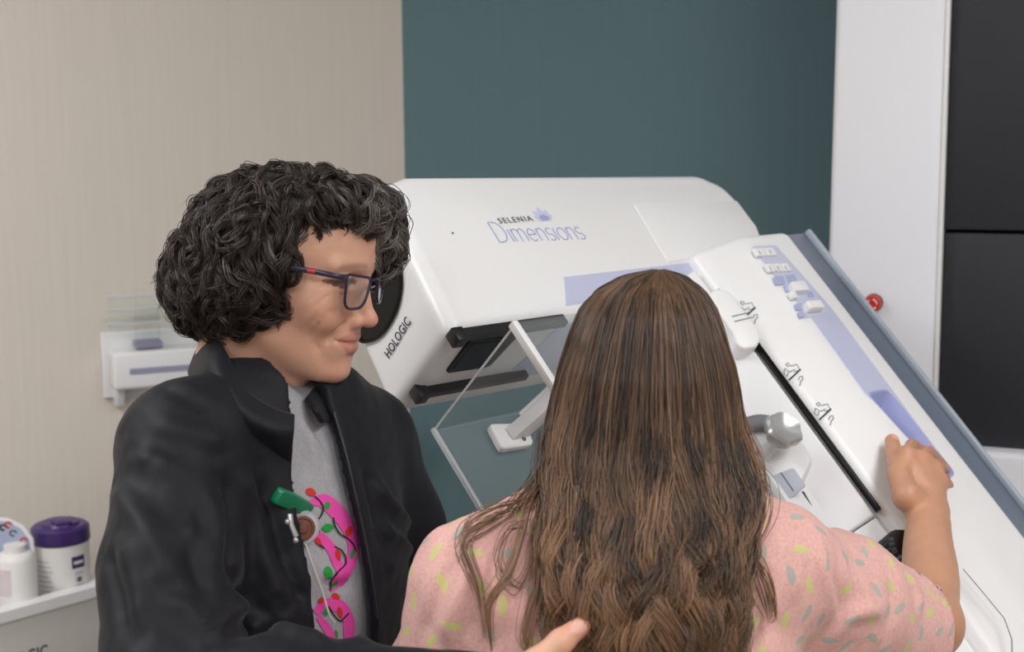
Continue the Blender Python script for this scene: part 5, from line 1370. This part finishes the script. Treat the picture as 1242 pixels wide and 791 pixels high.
# loose flyaway curls
nf = 260; pk = rg3.choice(len(hvv), nf, replace=False); pk = pk[(hn[pk, 0] < .4)]
for i in pk:
    d = unit(hn[i] + rg3.normal(size=3) * .6); L = rg3.uniform(.012, .03); a = unit(np.cross(d, rg3.normal(size=3))); s_ = np.linspace(0, 1, k)
    P = hvv[i] - hn[i] * .006 + d[None] * (L * s_)[:, None] + a[None] * (L * .5 * np.sin(s_ * rg3.uniform(2, 5)))[:, None] - np.array([0, 0, 1.])[None] * (L * .5 * s_ ** 2)[:, None]
    Ps.append(P[None]); tint.append(rg3.uniform(.1, .6, 1)); grey.append(rg3.uniform(0, .3, 1)); rads.append(np.array([.00016]))
Ps = np.concatenate(Ps); Ps = HT.arr(Ps)
M_hairT = hair_mat('hair_dark_curly', (24, 18, 16), (72, 54, 45), (158, 152, 146))
strands('hair', Ps, np.concatenate(rads), M_hairT, tech, np.concatenate(tint), np.concatenate(grey), 'short dark curly hair with grey streaks')

# ---- glasses
gl = empty('eyeglasses', HT.P(.09, 0, -.02), 'dark tortoise rectangular glasses on the curly-haired person\'s face', 'glasses')
M_frame = mat('frame_tortoise', (44, 38, 66), .25, noise=.5, nscale=120); M_lens = clear_mat('lens', (235, 235, 240), .03, .03, .8)
def lens_xy(sgn):
    pts = roundpoly([(.010, .007), (.056, .013), (.053, -.025), (.019, -.025)], [.008, .006, .012, .014], 5)
    return [(.0965 - .011 * ((a - .010) / .048) ** 1.5 if a > .010 else .0965, sgn * a, b) for a, b in pts]
for sgn in (-1, 1):
    L = HT.arr(np.array(lens_xy(sgn))); ring = list(L) + [L[0], L[1]]
    bm = bmesh.new(); tube(bm, ring, .0016, 8, up=HT.X); bmobj('rim', bm, M_frame, gl)
    me_v = list(L) + [L.mean(0)]; fc = [(i, (i + 1) % len(L), len(L)) for i in range(len(L))]; mobj('lens', me_v, fc, M_lens, gl, True)
    tp = [HT.P(.086, sgn * .056, .010), HT.P(.082, sgn * .066, .010), HT.P(.06, sgn * .073, .011), HT.P(.02, sgn * .078, .010), HT.P(-.01, sgn * .078, .005), HT.P(-.03, sgn * .076, -.015)]
    bm = bmesh.new(); tube(bm, spline(tp, 24), .0020, 10, up=HT.Z, flat=1.5); tm_ = bmobj('temple', bm, M_frame, gl)
    bm = bmesh.new(); tube(bm, [HT.P(.058, sgn * .0735, .0112), HT.P(.050, sgn * .0745, .0112)], .0026, 8); bmobj('temple_inlay', bm, mat('inlay_red', (200, 50, 60), .3, noise=.1), tm_)
    bm = bmesh.new(); tube(bm, [HT.P(.094, sgn * .011, -.004), HT.P(.088, sgn * .010, -.008), HT.P(.085, sgn * .0115, -.014)], [.0008, .001, .0022], 8); bmobj('nose_pad', bm, M_clearedge, gl)
bm = bmesh.new(); tube(bm, spline([HT.P(.0965, -.011, .004), HT.P(.0985, 0, .006), HT.P(.0965, .011, .004)], 10), .0016, 8); bmobj('bridge', bm, M_frame, gl)

# ---- badge reel clipped to the shirt
def onfront(x, y, off=.006):
    a, _ = hitpx(JT, x, y); b, _ = hitpx(ST, x, y); c = min([q for q in (a, b) if q is not None], key=lambda q: q[1], default=atY(x, y, 1.4)); return c - CF * off
rc = onfront(368, 638, .012)
reel = empty('badge_reel', rc, 'clear badge reel with green clip and cord hanging on the grey shirt', 'badge reel')
vf = -CF; RFm = Frame(rc, unit(np.cross([0, 0, 1.], unit([.35, -.93, .1]))), (0, 0, 1)); rz = unit([.30, -.93, .15]); RFm = Frame(rc, np.cross([0, 0, 1.], rz), np.cross(rz, np.cross([0, 0, 1.], rz)), rz)
bm = bmesh.new(); lathe(bm, RFm, [(0, -.004), (.017, -.004), (.0185, 0), (.017, .004), (.015, .0045), (0, .005)], 32); bmobj('reel_case', bm, M_clearedge, reel)
bm = bmesh.new(); lathe(bm, RFm, [(.0, .0052), (.012, .0052), (.013, .0068), (.0105, .0072), (.009, .006), (.006, .0062), (.0045, .0075), (0, .0078)], 32); bmobj('reel_sticker', bm, mat('sticker_brown', (112, 66, 54), .5, noise=.5, nscale=260), reel)
# green bulldog clip
ga, gb2 = onfront(340, 600, .014), onfront(376, 612, .016); gx_ = unit(gb2 - ga); gz = unit(-CF - (-CF @ gx_) * gx_)
GFm = Frame(ga, gx_, np.cross(gz, gx_)); GFm.Z = gz
gl_ = np.linalg.norm(gb2 - ga); block('green_clip', GFm, roundpoly([(-.004, -.008), (gl_ + .004, -.010), (gl_ + .005, .004), (gl_ * .5, .008), (-.003, .009)], .004), -.005, .005, M_green, reel, .002, 3)
bm = bmesh.new(); tube(bm, [onfront(354, 622, .014), onfront(356, 634, .016), onfront(362, 648, .016)], .0028, 10); bmobj('metal_clip', bm, M_silver, reel)
for p in ((352, 630), (362, 652)):
    bm = bmesh.new(); bmesh.ops.create_uvsphere(bm, u_segments=12, v_segments=8, radius=.0030); [setattr(v, 'co', v.co + Vector(onfront(*p, .018))) for v in bm.verts]; bmobj('stud', bm, M_silver, reel)
bm = bmesh.new(); tube(bm, spline([onfront(372, 655, .014), onfront(381, 682, .014), onfront(392, 712, .013), onfront(401, 742, .012), onfront(408, 752, .012)], 16), .0011, 8); bmobj('cord', bm, mat('cord_white', (214, 208, 200), .6, noise=.04), reel)
